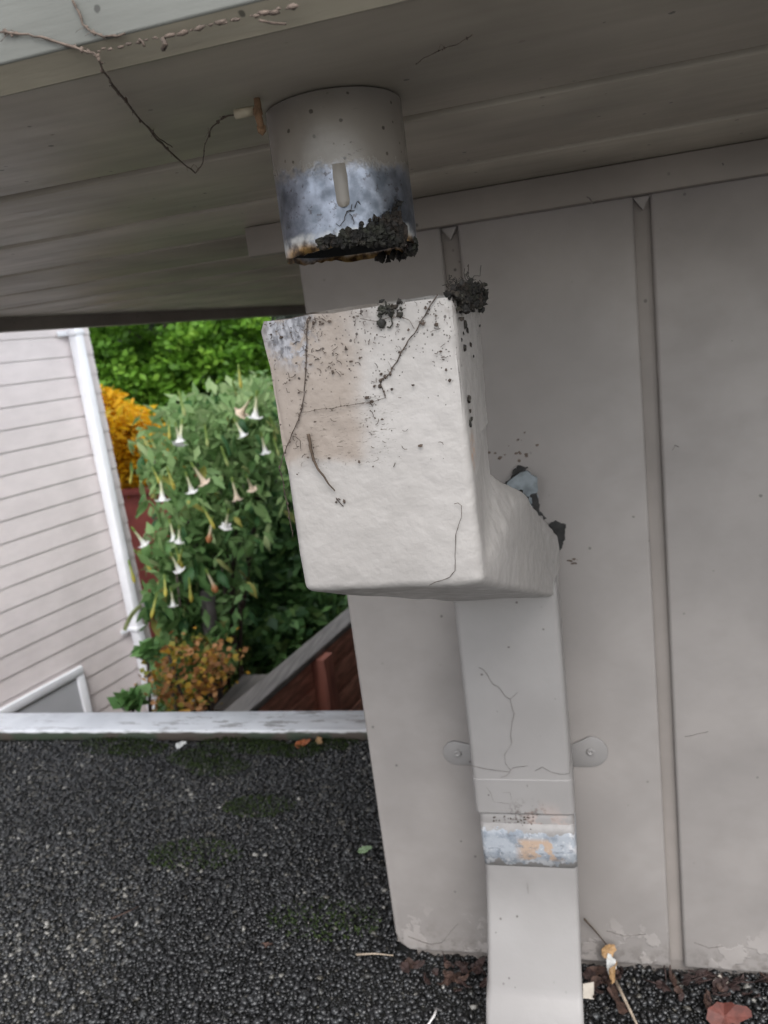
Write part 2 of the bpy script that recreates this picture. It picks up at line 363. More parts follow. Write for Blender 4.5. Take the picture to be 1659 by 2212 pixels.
# ================================================================== THE SETTING
# ground: garden terrain rising away from the houses, out to the horizon
gx = np.concatenate([np.linspace(-250,-12,12), np.linspace(-10,10,41), np.linspace(12,250,12)])
gy = np.concatenate([np.linspace(-250,-12,12), np.linspace(-10,14,49), np.linspace(16,300,14)])
GX, GY = np.meshgrid(gx, gy)
def terr(x, y):
    t = np.clip((y-4.6)/1.6, 0, 1); return -3.3+1.45*t*t*(3-2*t)+np.clip(y-9, 0, 40)*.04
V = np.stack([GX, GY, terr(GX, GY)+.02*np.sin(GX*3.1)*np.cos(GY*2.3)], -1).reshape(-1,3); nx = len(gx)
F = [(j*nx+i, j*nx+i+1, (j+1)*nx+i+1, (j+1)*nx+i) for j in range(len(gy)-1) for i in range(nx-1)]
struct(link('ground', arr_mesh('ground', V, F, M['soil'], smooth=True)))
# flat gravelled roof we look down on
ZG, D, ZS = -.935, .96, .156
b = MB(); b.box(-6, 3.5, -1.6, 1.70, ZG-.25, ZG-.004); b.box(-.36, 3.5, 1.70, 6, ZG-.25, ZG-.004)
struct(obj('flat_roof', b, M['asphalt']))
b = MB(); b.box(-5.8, 3.3, -1.4, 1.2, -3.5, ZG-.26); b.box(1.2, 3.3, 1.62, 5.8, -3.5, ZG-.26)
low = obj('lower_storey', b, M['siding']); tag(low, 'taupe lower storey wall under the gravelled flat roof', 'building')

b = MB(); b.box(-40, 60, -60, -1.5, -3.35, -3.24); struct(obj('bounce_slab', b, M['concrete']))  # added and unseen: grey slab to bounce light up to the eave
# gravel: individual stones, real geometry, too many to count
def ico():
    bm = bmesh.new(); bmesh.ops.create_icosphere(bm, subdivisions=1, radius=1); v = np.array([x.co[:] for x in bm.verts]); f = np.array([[x.index for x in y.verts] for y in bm.faces]); bm.free(); return v, f
IV = np.array([[1,0,0],[0,1,0],[-1,0,0],[0,-1,0],[0,0,1],[0,0,-1],[.62,.62,.45],[-.62,-.62,.45]], float)
IF = np.array([[0,6,4],[6,1,4],[1,2,4],[2,7,4],[7,3,4],[3,0,4],[0,1,6],[2,3,7],[1,0,5],[2,1,5],[3,2,5],[0,3,5]])
def scatter_stones(name, x0, x1, y0, y1, cell, keep, s0, s1, zoff):
    nx_, ny_ = int((x1-x0)/cell), int((y1-y0)/cell)
    a, bb = np.meshgrid(np.arange(nx_), np.arange(ny_)); P = np.stack([x0+(a.ravel()+rng.random(a.size))*cell, y0+(bb.ravel()+rng.random(a.size))*cell], -1)
    k = keep(P); P = P[k]; n = len(P)
    s = s0+(s1-s0)*rng.random(n)**3
    r = IV[None]*(1+.75*(rng.random((n,8,1))-.5)); r = r*s[:,None,None]*np.stack([1+.5*rng.random(n), 1+.3*rng.random(n), .38+.4*rng.random(n)], -1)[:,None]
    th = rng.random(n)*6.283; ph = (rng.random(n)-.5)*.7
    c, d = np.cos(ph)[:,None], np.sin(ph)[:,None]; x, z = r[...,0]*c-r[...,2]*d, r[...,0]*d+r[...,2]*c; r = np.stack([x, r[...,1], z], -1)
    c, d = np.cos(th)[:,None], np.sin(th)[:,None]; x, y = r[...,0]*c-r[...,1]*d, r[...,0]*d+r[...,1]*c
    hgt = ZG+zoff+.004*(np.sin(P[:,0]*9)+np.cos(P[:,1]*11))*.5+s*(.2+.8*rng.random(n))
    Vv = np.stack([x+P[:,:1], y+P[:,1:], r[...,2]+hgt[:,None]], -1).reshape(-1,3)
    Ff = (IF[None]+(np.arange(n)*8)[:,None,None]).reshape(-1,3)
    t = rng.random(n); pat = np.array([mnoise.noise(Vector((a*5, b_*5, 3)))+.6*mnoise.noise(Vector((a*17, b_*17, 1))) for a, b_ in P]); t = np.clip(t+.13*pat, 0, .999)
    t = np.where((rng.random(n) < np.clip(1.1-abs(P[:,1]-.98)/.45, 0, .75)) & (P[:,0] > -.75), t*.5, t); t = np.where(t < .90, t/.9*.62, np.where(t < .985, .62+(t-.90)/.085*.22, .9+.1*rng.random(n)))
    return stuff(link(name, arr_mesh(name, Vv, Ff, M['stones'], np.repeat(t, 8))))
keep_out = lambda P: ~((P[:,0] > -.32) & (P[:,1] > .975)) & (P[:,0] > -1.25*P[:,1]-.25) & (P[:,0] < .24*P[:,1]+.15)
scatter_stones('gravel', -2.2, .42, .60, 1.598, .0044, keep_out, .0017, .0058, -.001)

# moss tufts along the kerb and on the stones
Vv, Ff, Tt = [], [], []
spots = [(500,1612,.055,.020),(570,1618,.04,.016),(300,1622,.05,.018),(430,1640,.05,.012),(640,1625,.04,.012),(470,1660,.05,.011),(250,1612,.06,.016),(720,1610,.04,.012),(560,1745,.05,.006),(700,1990,.06,.006),(420,1850,.06,.006)]
for x, y, r, h in spots:
    c = atZ(x, y, ZG)
    for _ in range(420):
        a, q = random.random()*6.283, r*math.sqrt(random.random()); p = Vector((c.x+1.7*q*math.cos(a), min(1.595, c.y+.8*q*math.sin(a)), ZG+.004+h*(1-q/r)*random.random()))
        d = Vector((random.gauss(0,1), random.gauss(0,1), 1.2)).normalized()*.006; sd = d.orthogonal().normalized()*.0016; o = len(Vv)
        Vv += [p-sd, p+sd, p+d]; Ff.append((o,o+1,o+2)); Tt += [random.random()]*3
stuff(link('moss', arr_mesh('moss', [tuple(v) for v in Vv], Ff, M['moss'], Tt)))

# white kerb at the roof edge
b = MB(); b.box(-5.8, -.37, 1.600, 1.700, ZG-.002, -.905)
tag(obj('roof_kerb', b, M['kerb'], bevel=.004), 'long white painted timber kerb along the far edge of the gravel roof', 'kerb')

# ================================================================== OUR HOUSE: wall corner, eave
house = thing('house', 'taupe painted house corner with grooved board wall under a boarded eave', 'house', (-.313, D, ZG))
XC = -.313; ZB = -.918
edges = [(XC, -.1300), (-.1095, .091), (.109, .301), (.319, .60), (.62, 1.0), (1.02, 2.4)]
for x0, x1 in edges:
    b = MB()
    if x0 == XC:   # the corner board has a rounded, chipped lower corner
        poly = [(x0,D,ZS-.01), (x1,D,ZS-.01), (x1,D,ZB)] + [(x0+.022, D, ZB-.002), (x0+.009, D, ZB+.008), (x0+.002, D, ZB+.028)]
        b.prism(poly, Vector((0,.016,0)))
    else: b.box(x0, x1, D, D+.016, ZB, ZS-.01)
    obj('siding_board', b, M['siding'], house, bevel=.0045, seg=3)
b = MB(); b.box(XC+.002, 2.4, D+.0095, D+.10, ZB+.004, ZS-.012); obj('groove_backing', b, M['groove'], house)
b = MB(); b.box(XC+.03, 2.4, D+.013, D+.0955, ZG-.02, ZB+.003); obj('base_strip', b, M['groove'], house)
b = MB(); b.box(XC+.004, 2.4, D+.101, 5.6, ZG-.02, ZS+.14); obj('wall', b, M['siding'], house)
b = MB(); b.box(-.370, 2.4, D-.018, D-.0005, .1205, ZS-.0005); obj('frieze_board', b, M['trim'], house, bevel=.0015)
for gxx in (.1000, -.1198):   # caulk plugs at the groove heads
    b = MB(); b.prism([(gxx-.0095, D+.002, .1200), (gxx+.0095, D+.002, .1200), (gxx+.001, D+.002, .106)], Vector((0,.0075,0))); obj('caulk_plug', b, M['siding'], house)
for pts, r in (([(1453,972),(1458,962),(1467,966)],.0004), ([(1480,1592),(1505,1586),(1530,1580)],.0004), ([(880,2022),(905,2032),(930,2040),(955,2036)],.0006), ([(955,2036),(975,2010),(990,1995)],.0004), ([(1310,2010),(1350,2022),(1395,2018)],.0005), ([(1500,2036),(1530,2048),(1560,2044)],.0005), ([(1268,425),(1276,432),(1282,440)],.0008)):
    P_ = [atY(x, y, D-.0003 if y > 500 else D-.0185) for x, y in pts]; Q_ = []
    for i in range(len(P_)-1):
        for k in range(4): a = P_[i].lerp(P_[i+1], k/4); Q_.append(a+Vector((mnoise.noise(a*250), 0, mnoise.noise(a*250+Vector((3,3,3)))))*.0012)
    b = MB(); b.tube(Q_+[P_[-1]], r, 4); obj('paint_crack', b, M['hair'], house)
b = MB()
for i in range(26):
    x, y = random.choice([(1090,985),(1130,960),(1110,975),(1240,1213)]); p = atY(x+random.gauss(0,22 if y < 1100 else 7), y+random.gauss(0,20 if y < 1100 else 5), D-.0002); s_ = random.uniform(.0005,.0022); b.lump(p, (s_*1.4, s_*.3, s_), i, 1, .9)
stuff(obj('grime', b, M['grime'], house))
# eave boards run along the wall; at the left they end on a slanting rake trim
P0 = atZ(0, 688, ZS); P1 = atZ(640, 661, ZS); rk = (P1-P0)/(P1.y-P0.y)
xe = lambda y: P0.x+rk.x*(y-P0.y)
ys = [.402]; bands = []
g = [.6105, .8075, 1.005, 1.208, 1.41, 1.61, 1.81, 2.01, 2.22, 2.42, 2.63]
prev = .402
for q in g: bands.append((prev, q-.0085)); prev = q+.0085
bands.append((prev, 2.9))
for y0, y1 in bands:
    b = MB(); xr = 2.6 if y0 < .95 else XC-.004
    if y0 < .95 < y1: y1 = D-.001 if False else y1
    if y0 < .9 and y1 > D-.02: xr = 2.6
    b.prism([(xe(y0), y0, ZS), (xr, y0, ZS), (xr, y1, ZS), (xe(y1), y1, ZS)], Vector((0,0,.014)))
    obj('soffit_board', b, M['soffit'], house, bevel=.002)
b = MB(); b.prism([(xe(.40)-.01,.403,ZS+.0125),(2.6,.403,ZS+.0125),(2.6,.96,ZS+.0125),(XC-.005,.96,ZS+.0125),(XC-.005,2.9,ZS+.0125),(xe(2.9)-.01,2.9,ZS+.0125)], Vector((0,0,.03)))
obj('soffit_backing', b, M['groove'], house)
xl = xe(.39)-.02
b = MB(); b.prism([(xl,.384,ZS+.19),(xl,.384,.1612),(xl,.4015,.1612),(xl,.4015,ZS+.19)], Vector((2.6-xl,0,0))); obj('fascia', b, M['fascia'], house, bevel=.0015)
b = MB(); b.prism([(xl,.3848,.1611),(xl,.3975,.1522),(xl,.4012,.1530),(xl,.4012,.1611)], Vector((2.6-xl,0,0))); obj('drip_edge', b, M['dripedge'], house)
e = Vector((rk.x, 1, 0)).normalized(); nrm = Vector((-e.y, e.x, 0))
b = MB(); b.obox(Vector((xe(.402), .402, .126)), e*2.9, nrm*.03, Vector((0,0,.12))); obj('rake_trim', b, M['trim'], house, bevel=.003)
b = MB(); b.prism([(xe(.39)-.06,.36,ZS+.19),(2.7,.36,ZS+.19),(2.7,5.8,ZS+.19),(xe(2.9)-.06,5.8,ZS+.19),(xe(2.9)-.06,2.9,ZS+.19)], Vector((0,0,.05))); obj('roof', b, M['shade'], house)

# ================================================================== OUTLET PIPE
PX, PY, PR = -.1385, .549, .0465
pipe = thing('outlet_pipe', 'short round rain outlet pipe hanging from the soffit, paint above bare steel', 'pipe', (PX, PY, ZS))
b = MB(); n = 72; prof = []
zs_ = np.linspace(ZS-.001, .0615, 16)
V = []; 
for ring, (r, zz) in enumerate([(PR, z) for z in zs_]+[(PR-.0014, z) for z in zs_[::-1]]):
    for k in range(n):
        th = 2*math.pi*k/n; dz = 0; dr = 0
        if abs(zz-.0615) < .012: dz = .0022*mnoise.noise(Vector((math.cos(th)*3, math.sin(th)*3, 1.3)))+.0014*mnoise.noise(Vector((math.cos(th)*11, math.sin(th)*11, 4)))
        dr = .0006*mnoise.noise(Vector((math.cos(th)*2, math.sin(th)*2, zz*30)))
        V.append((PX+(r+dr)*math.cos(th), PY+(r+dr)*math.sin(th), zz+dz))
R_ = 32; F = []
for i in range(R_-1):
    for k in range(n): F.append((i*n+k, i*n+(k+1)%n, (i+1)*n+(k+1)%n, (i+1)*n+k))
b.add(V, F); obj('pipe_wall', b, M['pipe'], pipe, smooth=True)
b = MB(); b.lathe([(PR-.0022, .0655), (PR-.0022, ZS-.004), (.002, ZS-.004)], 48, (PX, PY, 0)); obj('bore', b, M['inside'], pipe, smooth=True)
# long drip of paint running down over the bare metal
b = MB(); cols_ = []
for i, (z, hw) in enumerate([(.1115,.0040),(.104,.0046),(.099,.0044),(.093,.0042),(.089,.0042),(.0866,.0036),(.0852,.0018)]):
    th0 = math.atan2(.505-PY, -.1285-PX)
    for j, q in enumerate((-1,-.5,0,.5,1)):
        th = th0+q*hw/PR; rr = PR+.0004+.0016*(1-q*q)*(1 if i else .2); cols_.append((PX+rr*math.cos(th), PY+rr*math.sin(th), z))
b.add(cols_, [(i*5+j, i*5+j+1, i*5+j+6, i*5+j+5) for i in range(6) for j in range(4)]); obj('paint_drip', b, M['drip'], pipe, smooth=True)
# black clump of tar and moss on the right of the rim
b = MB()
for i in range(20):   # matted body
    u = i/19; th = math.radians(-28-70*u); rr = PR+.0008; b.lump((PX+rr*math.cos(th), PY+rr*math.sin(th), .0655+.004*(1-u)+random.uniform(-.002,.004)), (.0036,.0026,.0055*(1-.6*u)), i+500, 2, .9)
for i in range(430):
    u = random.random()**1.6; th = math.radians(-32-78*u*random.random()); rr = PR+random.uniform(-.003,.0042); z = .0625+random.uniform(-.004,.022)*(1-u)
    s_ = random.uniform(.0007,.0026); b.lump((PX+rr*math.cos(th), PY+rr*math.sin(th), z), (s_, s_, s_*random.uniform(.7,1.5)), i, 1, .9)
for i in range(60):
    th = math.radians(random.uniform(-10,80)); rr = PR-random.uniform(.0,.006); s_ = random.uniform(.001,.0028); b.lump((PX+rr*math.cos(th), PY+rr*math.sin(th), .0595+random.uniform(-.003,.004)), (s_,s_,s_*1.2), i+200, 1, .9)
for i in range(16):
    th = math.radians(random.uniform(-85,-25)); rr = PR+.002; p = Vector((PX+rr*math.cos(th), PY+rr*math.sin(th), random.uniform(.062,.088)))
    q = [p]; 
    for _ in range(4): q.append(q[-1]+Vector((random.gauss(0,.002), random.uniform(-.002,.0005), random.gauss(0,.0022))))
    b.tube(q, .0003, 3)
tag(obj('tar_clump', b, M['tar']), 'black crumbly clump of tar and moss stuck on the outlet pipe rim', 'moss clump')

# hook beside the pipe
hk = thing('hook', 'rusty little hook with a pale stub beside the outlet pipe on the soffit', 'hook', tuple(atZ(556, 245, .152)))
b = MB(); b.tube([atZ(508,247,.1505), atZ(550,239,.1505)], .0030, 10); obj('stub', b, M['ivory'], hk, smooth=True)
b = MB(); b.tube([atY(554,207,.497), atY(557,228,.497), atY(558,252,.497), atY(565,279,.499)], lambda t: .0026-.0012*abs(t-.5), 8); obj('shank', b, M['rust'], hk, smooth=True)
b = MB(); b.lump(atY(565,279,.499), (.003,.002,.0035), 3); b.lump(atY(556,240,.497), (.0035,.003,.004), 5); b.lump(atY(561,262,.498), (.003,.0025,.005), 8); obj('rust_scale', b, M['rust'], hk)

# ================================================================== LEADER HEAD
head = thing('rainwater_head', 'pale lumpy painted rainwater head box, dirt streaked, below the outlet pipe', 'rainwater head', (-.1245, .56, -.165))
prof = [(.480,.0205,-.0620),(.600,.0278,-.0575),(.603,-.113,-.0598),(.655,-.140,-.0460),(.79,-.1945,-.0338),(.915,-.2540,-.0185),(.935,-.290,-.0180),(.930,-.3405,-.0250),(.865,-.317,-.0270),(.480,-.1650,-.0603)]
bm = bmesh.new(); W_ = .125
Rv = [bm.verts.new((x, y, z)) for y, z, x in prof]; Lv = [bm.verts.new((x-W_ if y > .6 else -.187, y, z)) for y, z, x in prof]; n = len(prof)
bm.faces.new(Rv); bm.faces.new(Lv[::-1])
for i in range(n):
    j = (i+1) % n; f_ = bm.faces.new((Rv[j], Rv[i], Lv[i], Lv[j]))
    if i == 0: top = f_
bmesh.ops.recalc_face_normals(bm, faces=bm.faces)
r_ = bmesh.ops.inset_individual(bm, faces=[top], thickness=.003)
for v in top.verts: v.co.z -= .10
es = [e for e in bm.edges if e.calc_face_angle(0) > .25 and all(v not in top.verts for v in e.verts) and max(v.co.z for v in e.verts) < .05]
rim = [e for e in es if min(v.co.z for v in e.verts) > .015]
bmesh.ops.bevel(bm, geom=[e for e in es if e not in rim], offset=.0058, segments=4, profile=.5, affect='EDGES', clamp_overlap=True)
bmesh.ops.triangulate(bm, faces=[f for f in bm.faces if len(f.verts) > 4])
for _ in range(3):
    bmesh.ops.subdivide_edges(bm, edges=[e for e in bm.edges if e.calc_length() > .012], cuts=1, use_grid_fill=True)
bm.normal_update()
for v in bm.verts:
    k = .0013*mnoise.noise(v.co*38)+.0009*mnoise.noise(v.co*95)+.0013*mnoise.noise(v.co*14)
    v.co += v.normal*k
me = bpy.data.meshes.new('hopper'); bm.to_mesh(me); bm.free(); me.materials.append(M['hopper'])
for p in me.polygons: p.use_smooth = True
try: me.set_sharp_from_angle(angle=math.radians(55))
except Exception: pass
link('hopper', me, head)
# torn zinc flange behind the chute, flat dark patches painted in for the shadow and gaps round it
def patch(name, pts, Y, th, mat, parent, seed=0, dens=6):
    P = [atY(x, y, Y) for x, y in pts]; Q = []
    for i, p in enumerate(P):
        q = P[(i+1) % len(P)]
        for k in range(dens):
            t = k/dens; a = p.lerp(q, t); d = .0032; Q.append(a+Vector((d*mnoise.noise(a*260+Vector((seed,0,0))), 0, d*mnoise.noise(a*260+Vector((0,seed,7))))))
    b = MB(); b.prism(Q, Vector((0, th, 0))); return obj(name, b, mat, parent)
patch('torn_flange', [(1086,1058),(1100,1040),(1118,1026),(1138,1016),(1146,1024),(1160,1032),(1163,1075),(1148,1096),(1120,1090)], D-.012, .004, M['flash'], head, 1)
patch('gap_shadow', [(1084,1050),(1104,1032),(1112,1012),(1124,1006),(1140,1010),(1134,1020),(1118,1030),(1100,1056)], D-.0045, .004, M['gapshade'], head, 2)  # dark sheet in place of the shadow above the flange
patch('gap_shadow', [(1184,1135),(1202,1126),(1222,1136),(1222,1160),(1212,1190),(1197,1204),(1188,1180)], D-.0035, .003, M['gapshade'], head, 3)
patch('gap_shadow', [(1146,1072),(1158,1066),(1165,1085),(1166,1108),(1180,1120),(1176,1124),(1152,1102)], .90, .004, M['gapshade'], head, 4)
b = MB()
for i in range(60):
    t = random.random(); p = atY(1104+random.gauss(18,9), 1075+random.gauss(14,12), .74+.05*random.random()); s_ = random.uniform(.0008,.0026); b.lump(p, (s_,s_,s_), i, 1, .8)
tag(obj('dirt_clump', b, M['tar'], smooth=True), 'black dirt crumbs lodged on the sloping back of the rainwater head', 'dirt')
b = MB()
for i in range(12):
    u = i/11; b.lump((-.0625+.006*u, .486+.11*u, .021+.007*u), (.0042,.0085,.0034), i+700, 2, .9)
for i in range(420):
    u = random.random(); p = Vector((-.0635+random.uniform(-.003,.006)+.007*u, .484+.116*u, .0165+.007*u+random.gauss(0,.0042))); s_ = random.uniform(.0006,.0026); b.lump(p, (s_,s_,s_*random.uniform(.6,1.2)), i, 1, .9)
for i in range(60):
    p = atY(1025+random.gauss(0,6), 665+random.random()**1.3*48, .592); s_ = random.uniform(.0008,.0024); b.lump(p, (s_,s_,s_*1.5), i+300, 1, .9)
for i in range(45):
    p = Vector((random.uniform(-.068,-.052), .488+.1*random.random(), .028)); q = [p]
    for _ in range(5): q.append(q[-1]+Vector((random.gauss(0,.002), random.gauss(0,.0015), random.gauss(.0004,.0025))))
    b.tube(q, .00028, 3)
tag(obj('moss_clump', b, M['tar']), 'black mossy crumbs heaped on the top right corner of the rainwater head', 'moss clump')
# dirt blobs on the narrow side
b = MB()
for x, y, s_ in ((1001,702,.0030),(1007,714,.0018),(1014,745,.0016),(1000,752,.0021),(994,735,.0012),(1010,862,.0022),(1013,888,.0014),(1012,915,.0022),(1016,905,.0014),(998,720,.001),(1020,770,.001)):
    t = min(1, max(0, (x-(972+(y-638)*.117))/62)); Yq = .482+.112*t; p = atY(x, y, Yq); b.lump((p.x+.001, p.y, p.z), (s_*.5, s_*.9, s_*1.1), int(x), 2, .7)
stuff(obj('dirt_blob', b, M['tar'], head)) if True else tag(obj('dirt_blob', b, M['tar'], smooth=True), 'row of small black dirt blobs on the narrow right side of the rainwater head', 'dirt')

# fine fibres and crumbs of dirt stuck to the front, thickest towards the top: too many to pick apart
b = MB(); fr_ = random.Random(21)
for i in range(620):
    z = .019-.10*fr_.random()**1.7; x = -.0655-.119*fr_.random()
    if z < -.03 and x > -.10 and fr_.random() < .7: continue
    p = Vector((x, .4784, z)); k = fr_.random()
    if fr_.random() > .25+2.2*max(0, mnoise.noise(Vector((x*55, 0, z*55)))+.12): continue
    if k < .45:
        a = fr_.random()*6.28; L = fr_.uniform(.0012,.0048); d = Vector((math.cos(a), 0, math.sin(a)))*L; c_ = Vector((-d.z, 0, d.x))*fr_.uniform(-.5,.5)
        b.tube([p-d/2, p-d*.2+c_*.6, p+d*.2+c_*.6, p+d/2], fr_.uniform(.00012,.00028), 3)
    else:
        s_ = .00025+.0008*fr_.random()**3; b.lump(p, (s_*fr_.uniform(.7,1.6), s_*.5, s_*fr_.uniform(.7,1.4)), i, 1, .9)
stuff(obj('grime', b, M['strand'], head))
# ================================================================== DOWNSPOUT
dsp = thing('downspout', 'taupe rectangular downspout with a peeling band, strapped to the wall', 'downspout', (-.087, .90, ZG))
def rect_tube(secs, mat, name, parent, r=.007):
    """secs: (xc, yc, z, width, depth, tilt)"""
    b = MB(); ring = []
    k = 5
    for xc, yc, z, w_, d_, tl in secs:
        pts = []
        for cx, cy, a0 in ((1,1,0),(-1,1,90),(-1,-1,180),(1,-1,270)):
            for i in range(k):
                a = math.radians(a0+90*i/(k-1)); lx = cx*(w_/2-r)+r*math.cos(a); ly = cy*(d_/2-r)+r*math.sin(a)
                pts.append((xc+lx, yc+ly*math.cos(tl), z+ly*math.sin(tl)))
        ring.append(pts)
    N = 4*k
    b.add([p for q in ring for p in q], [(i*N+j, i*N+(j+1)%N, (i+1)*N+(j+1)%N, (i+1)*N+j) for i in range(len(ring)-1) for j in range(N)]+[tuple(range(N-1,-1,-1)), tuple(range((len(ring)-1)*N, len(ring)*N))])
    return obj(name, b, mat, parent, smooth=True)
XD = -.0855
ups = [(XD, .905, z, .1235, .088, 0) for z in np.linspace(-.300, -.600, 24)]+[(XD, .905, -.6055, .1235, .088, 0), (XD, .905, -.6065, .121, .086, 0)]
o = rect_tube(ups, M['down'], 'upper_pipe', dsp)
lows = [(XD+.0005, .9055, z, .1185, .083, 0) for z in np.linspace(-.595, -.70, 6)]
for t in np.linspace(0, 1, 14)[1:]:
    lows.append((XD-.0045*t, .9055-.055*t*t*(1.6-.6*t), -.70-.125*t, .1195, .083, .30*t))
lows.append((XD-.0055, .842, -.8285, .1215, .086, .34)); 
for t in np.linspace(0, 1, 6)[1:]: lows.append((XD-.0055-.004*t, .842-.07*t, -.8285-.125*t, .1225, .086, .34))
rect_tube(lows, M['down'], 'lower_pipe', dsp)
band = [(XD+.0005, .9055, z, .1197, .0845, 0) for z in (-.6215,-.640,-.66,-.684)]
o = rect_tube(band, M['zinc_band'], 'peeled_band', dsp); o['label'] = 'bare blue grey band where the paint has peeled off'
# strap: thin band round the pipe with two round ears on the wall
strap = rect_tube([(XD, .905, z, .1250, .0898, 0) for z in (-.5560,-.5570,-.580,-.6030,-.6040)], M['down'], 'strap', dsp)
for sx, cx, cy, r in ((-1, 985, 1627, .0185), (1, 1276, 1624, .0225)):
    c = atY(cx, cy, D-.003); b = MB(); pts = []
    for i in range(15):
        a = math.radians(90+180*i/14) if sx < 0 else math.radians(-90+180*i/14); pts.append((c.x+r*math.cos(a), D-.0035, c.z+r*math.sin(a)))
    ex = XD+sx*.0615
    pts += [(ex, D-.0035, c.z-r), (ex, D-.0035, c.z+r*.55)] if sx < 0 else [(ex, D-.0035, c.z+r*.45), (ex, D-.0035, c.z-r)]
    b.prism(pts, Vector((0,.0036,0))); t_ = obj('ear', b, M['down'], strap, bevel=.001)
    sc = Vector((c.x+(.002 if sx < 0 else 0), D-.0035, c.z)); b = MB(); V = []
    for rr, yy in ((.0058,0),(.0056,-.0014),(.0042,-.0022),(.0022,-.0018),(.0012,-.0004)):
        for k in range(16): th = 2*math.pi*k/16; V.append((sc.x+rr*math.cos(th), sc.y+yy, sc.z+rr*math.sin(th)))
    b.add(V, [(i*16+k, i*16+(k+1)%16, (i+1)*16+(k+1)%16, (i+1)*16+k) for i in range(4) for k in range(16)]+[tuple(range(64,80))]); obj('screw', b, M['down'], strap, smooth=True)
# hairline cracks in the paint
def path(pts, Y, off=.0, jit=.0, sub=4, amp=.0007):
    P = [atY(x, y, Y) for x, y in pts]; Q = []
    for i in range(len(P)-1):
        for k in range(sub):
            a = P[i].lerp(P[i+1], k/sub); Q.append(a+Vector((mnoise.noise(a*300)*amp, off, mnoise.noise(a*300+Vector((5,5,5)))*amp)))
    Q.append(P[-1]+Vector((0,off,0))); return Q
YF = .861
cr = [([(1034,1442),(1047,1449),(1063,1477),(1079,1486),(1092,1505),(1102,1510),(1106,1529),(1111,1541),(1106,1561),(1103,1590),(1106,1606)], .00042), ([(1102,1510),(1110,1504),(1119,1495)], .0004),
      ([(1106,1606),(1090,1630),(1092,1649),(1103,1664)], .00025), ([(1018,1654),(1060,1663),(1100,1668),(1108,1659),(1140,1654)], .00035), ([(1102,1668),(1094,1676),(1080,1680)], .0003),
      ([(1156,1665),(1172,1657),(1190,1668),(1212,1673),(1230,1671),(1233,1640)], .00035), ([(1050,1700),(1060,1712),(1066,1732)], .0003), ([(1086,1712),(1102,1712),(1104,1728)], .0003), ([(1066,1732),(1100,1736)], .0003), ([(1139,1905),(1141,1930)], .0004)]
for pts, r in cr:
    b = MB(); b.tube(path(pts, YF-.001), lambda t, r=r: r*(.5+.9*abs(mnoise.noise(Vector((t*9, r*1e4, 2))))), 4); obj('paint_crack', b, M['hair'], dsp)
b = MB()
for i in range(40):
    p = atY(1120+random.gauss(0,26), 1768+random.gauss(0,9), .8635); s_ = random.uniform(.0004,.0014); b.lump(p, (s_,s_*.6,s_), i, 1, .9)
stuff(obj('dirt_crumb', b, M['strand'], dsp, smooth=True))

# ================================================================== STRANDS, TWIG
def strand(name, pts, r, mat, label, cat='strand', tufts=0, tr=.001, sub=5, amp=.0008):
    b = MB(); Q = []
    for i in range(len(pts)-1):
        a0, a1 = Vector(pts[i]), Vector(pts[i+1])
        for k in range(sub):
            a = a0.lerp(a1, k/sub); Q.append(a+Vector((mnoise.noise(a*180), mnoise.noise(a*180+Vector((9,0,0)))*.4, mnoise.noise(a*180+Vector((0,9,0)))))*amp)
    Q.append(Vector(pts[-1]))
    b.tube(Q, (lambda t: r*(.55+.9*abs(mnoise.noise(Vector((t*14, r*900, 1)))))) if not callable(r) else r, 5)
    for i in range(tufts):
        q = random.choice(Q); s_ = random.uniform(.3,1)*tr; b.lump(q+Vector((random.gauss(0,tr*.4), 0, random.gauss(0,tr*.4))), (s_, s_*.6, s_*1.3), i, 1, .9)
        if i % 2 == 0:
            e_ = q+Vector((random.gauss(0,.003), -.0003, random.gauss(0,.0025))); b.tube([q, (q+e_)/2+Vector((0,0,.0006)), e_], tr*.14, 3)
    return tag(obj(name, b, mat, smooth=True), label, cat)
FY = .4785
A = lambda *p: [atY(x, y, FY) for x, y in p]
strand('web_strand', A((944,639),(922,674),(900,710),(872,754),(846,796)), .00055, M['strand'], 'thick dark dirty strand slanting down from the top right of the rainwater head', tufts=14, tr=.0007)
strand('web_strand', A((846,796),(836,812),(822,822),(826,842),(833,860)), .0004, M['strand'], 'short hooked strand with a dark crumb at the middle of the rainwater head', tufts=9, tr=.0012)
strand('web_strand', A((664,688),(663,730),(662,773),(659,827),(655,862),(651,891),(640,917),(631,937),(620,965),(609,993),(604,1018)), .00045, M['strand'], 'long dark strand hanging down the left of the rainwater head front', tufts=34, tr=.0008)
strand('web_strand', [atY(604,1018,.483), atY(612,1042,.486), atY(617,1075,.487), atY(624,1106,.487), atY(632,1160,.488)], .0005, M['strand'], 'dark strand along the left edge of the rainwater head', tufts=8, tr=.001)
strand('web_strand', A((980,1088),(989,1086),(997,1093),(997,1117),(990,1136),(985,1154),(983,1200),(983,1233),(972,1246),(959,1252),(940,1258),(927,1264)), .00028, M['strand'], 'thin curled hair like strand low on the right of the rainwater head', amp=.0004)
strand('web_strand', A((778,688),(810,694),(840,686),(866,683),(884,692),(895,710)), .00025, M['strand'], 'fine arching strand near the top of the rainwater head', amp=.0003)
strand('web_strand', A((651,891),(680,886),(720,881),(760,874),(800,868),(830,860)), .0002, M['strand'], 'faint level strand of grime across the rainwater head', tufts=26, tr=.00045)
strand('web_strand', A((629,972-30),(640,962-20),(648,968-15),(650,985-15)), .0003, M['strand'], 'small forked strand left of the twig on the rainwater head')
b = MB(); rr = random.Random(3)
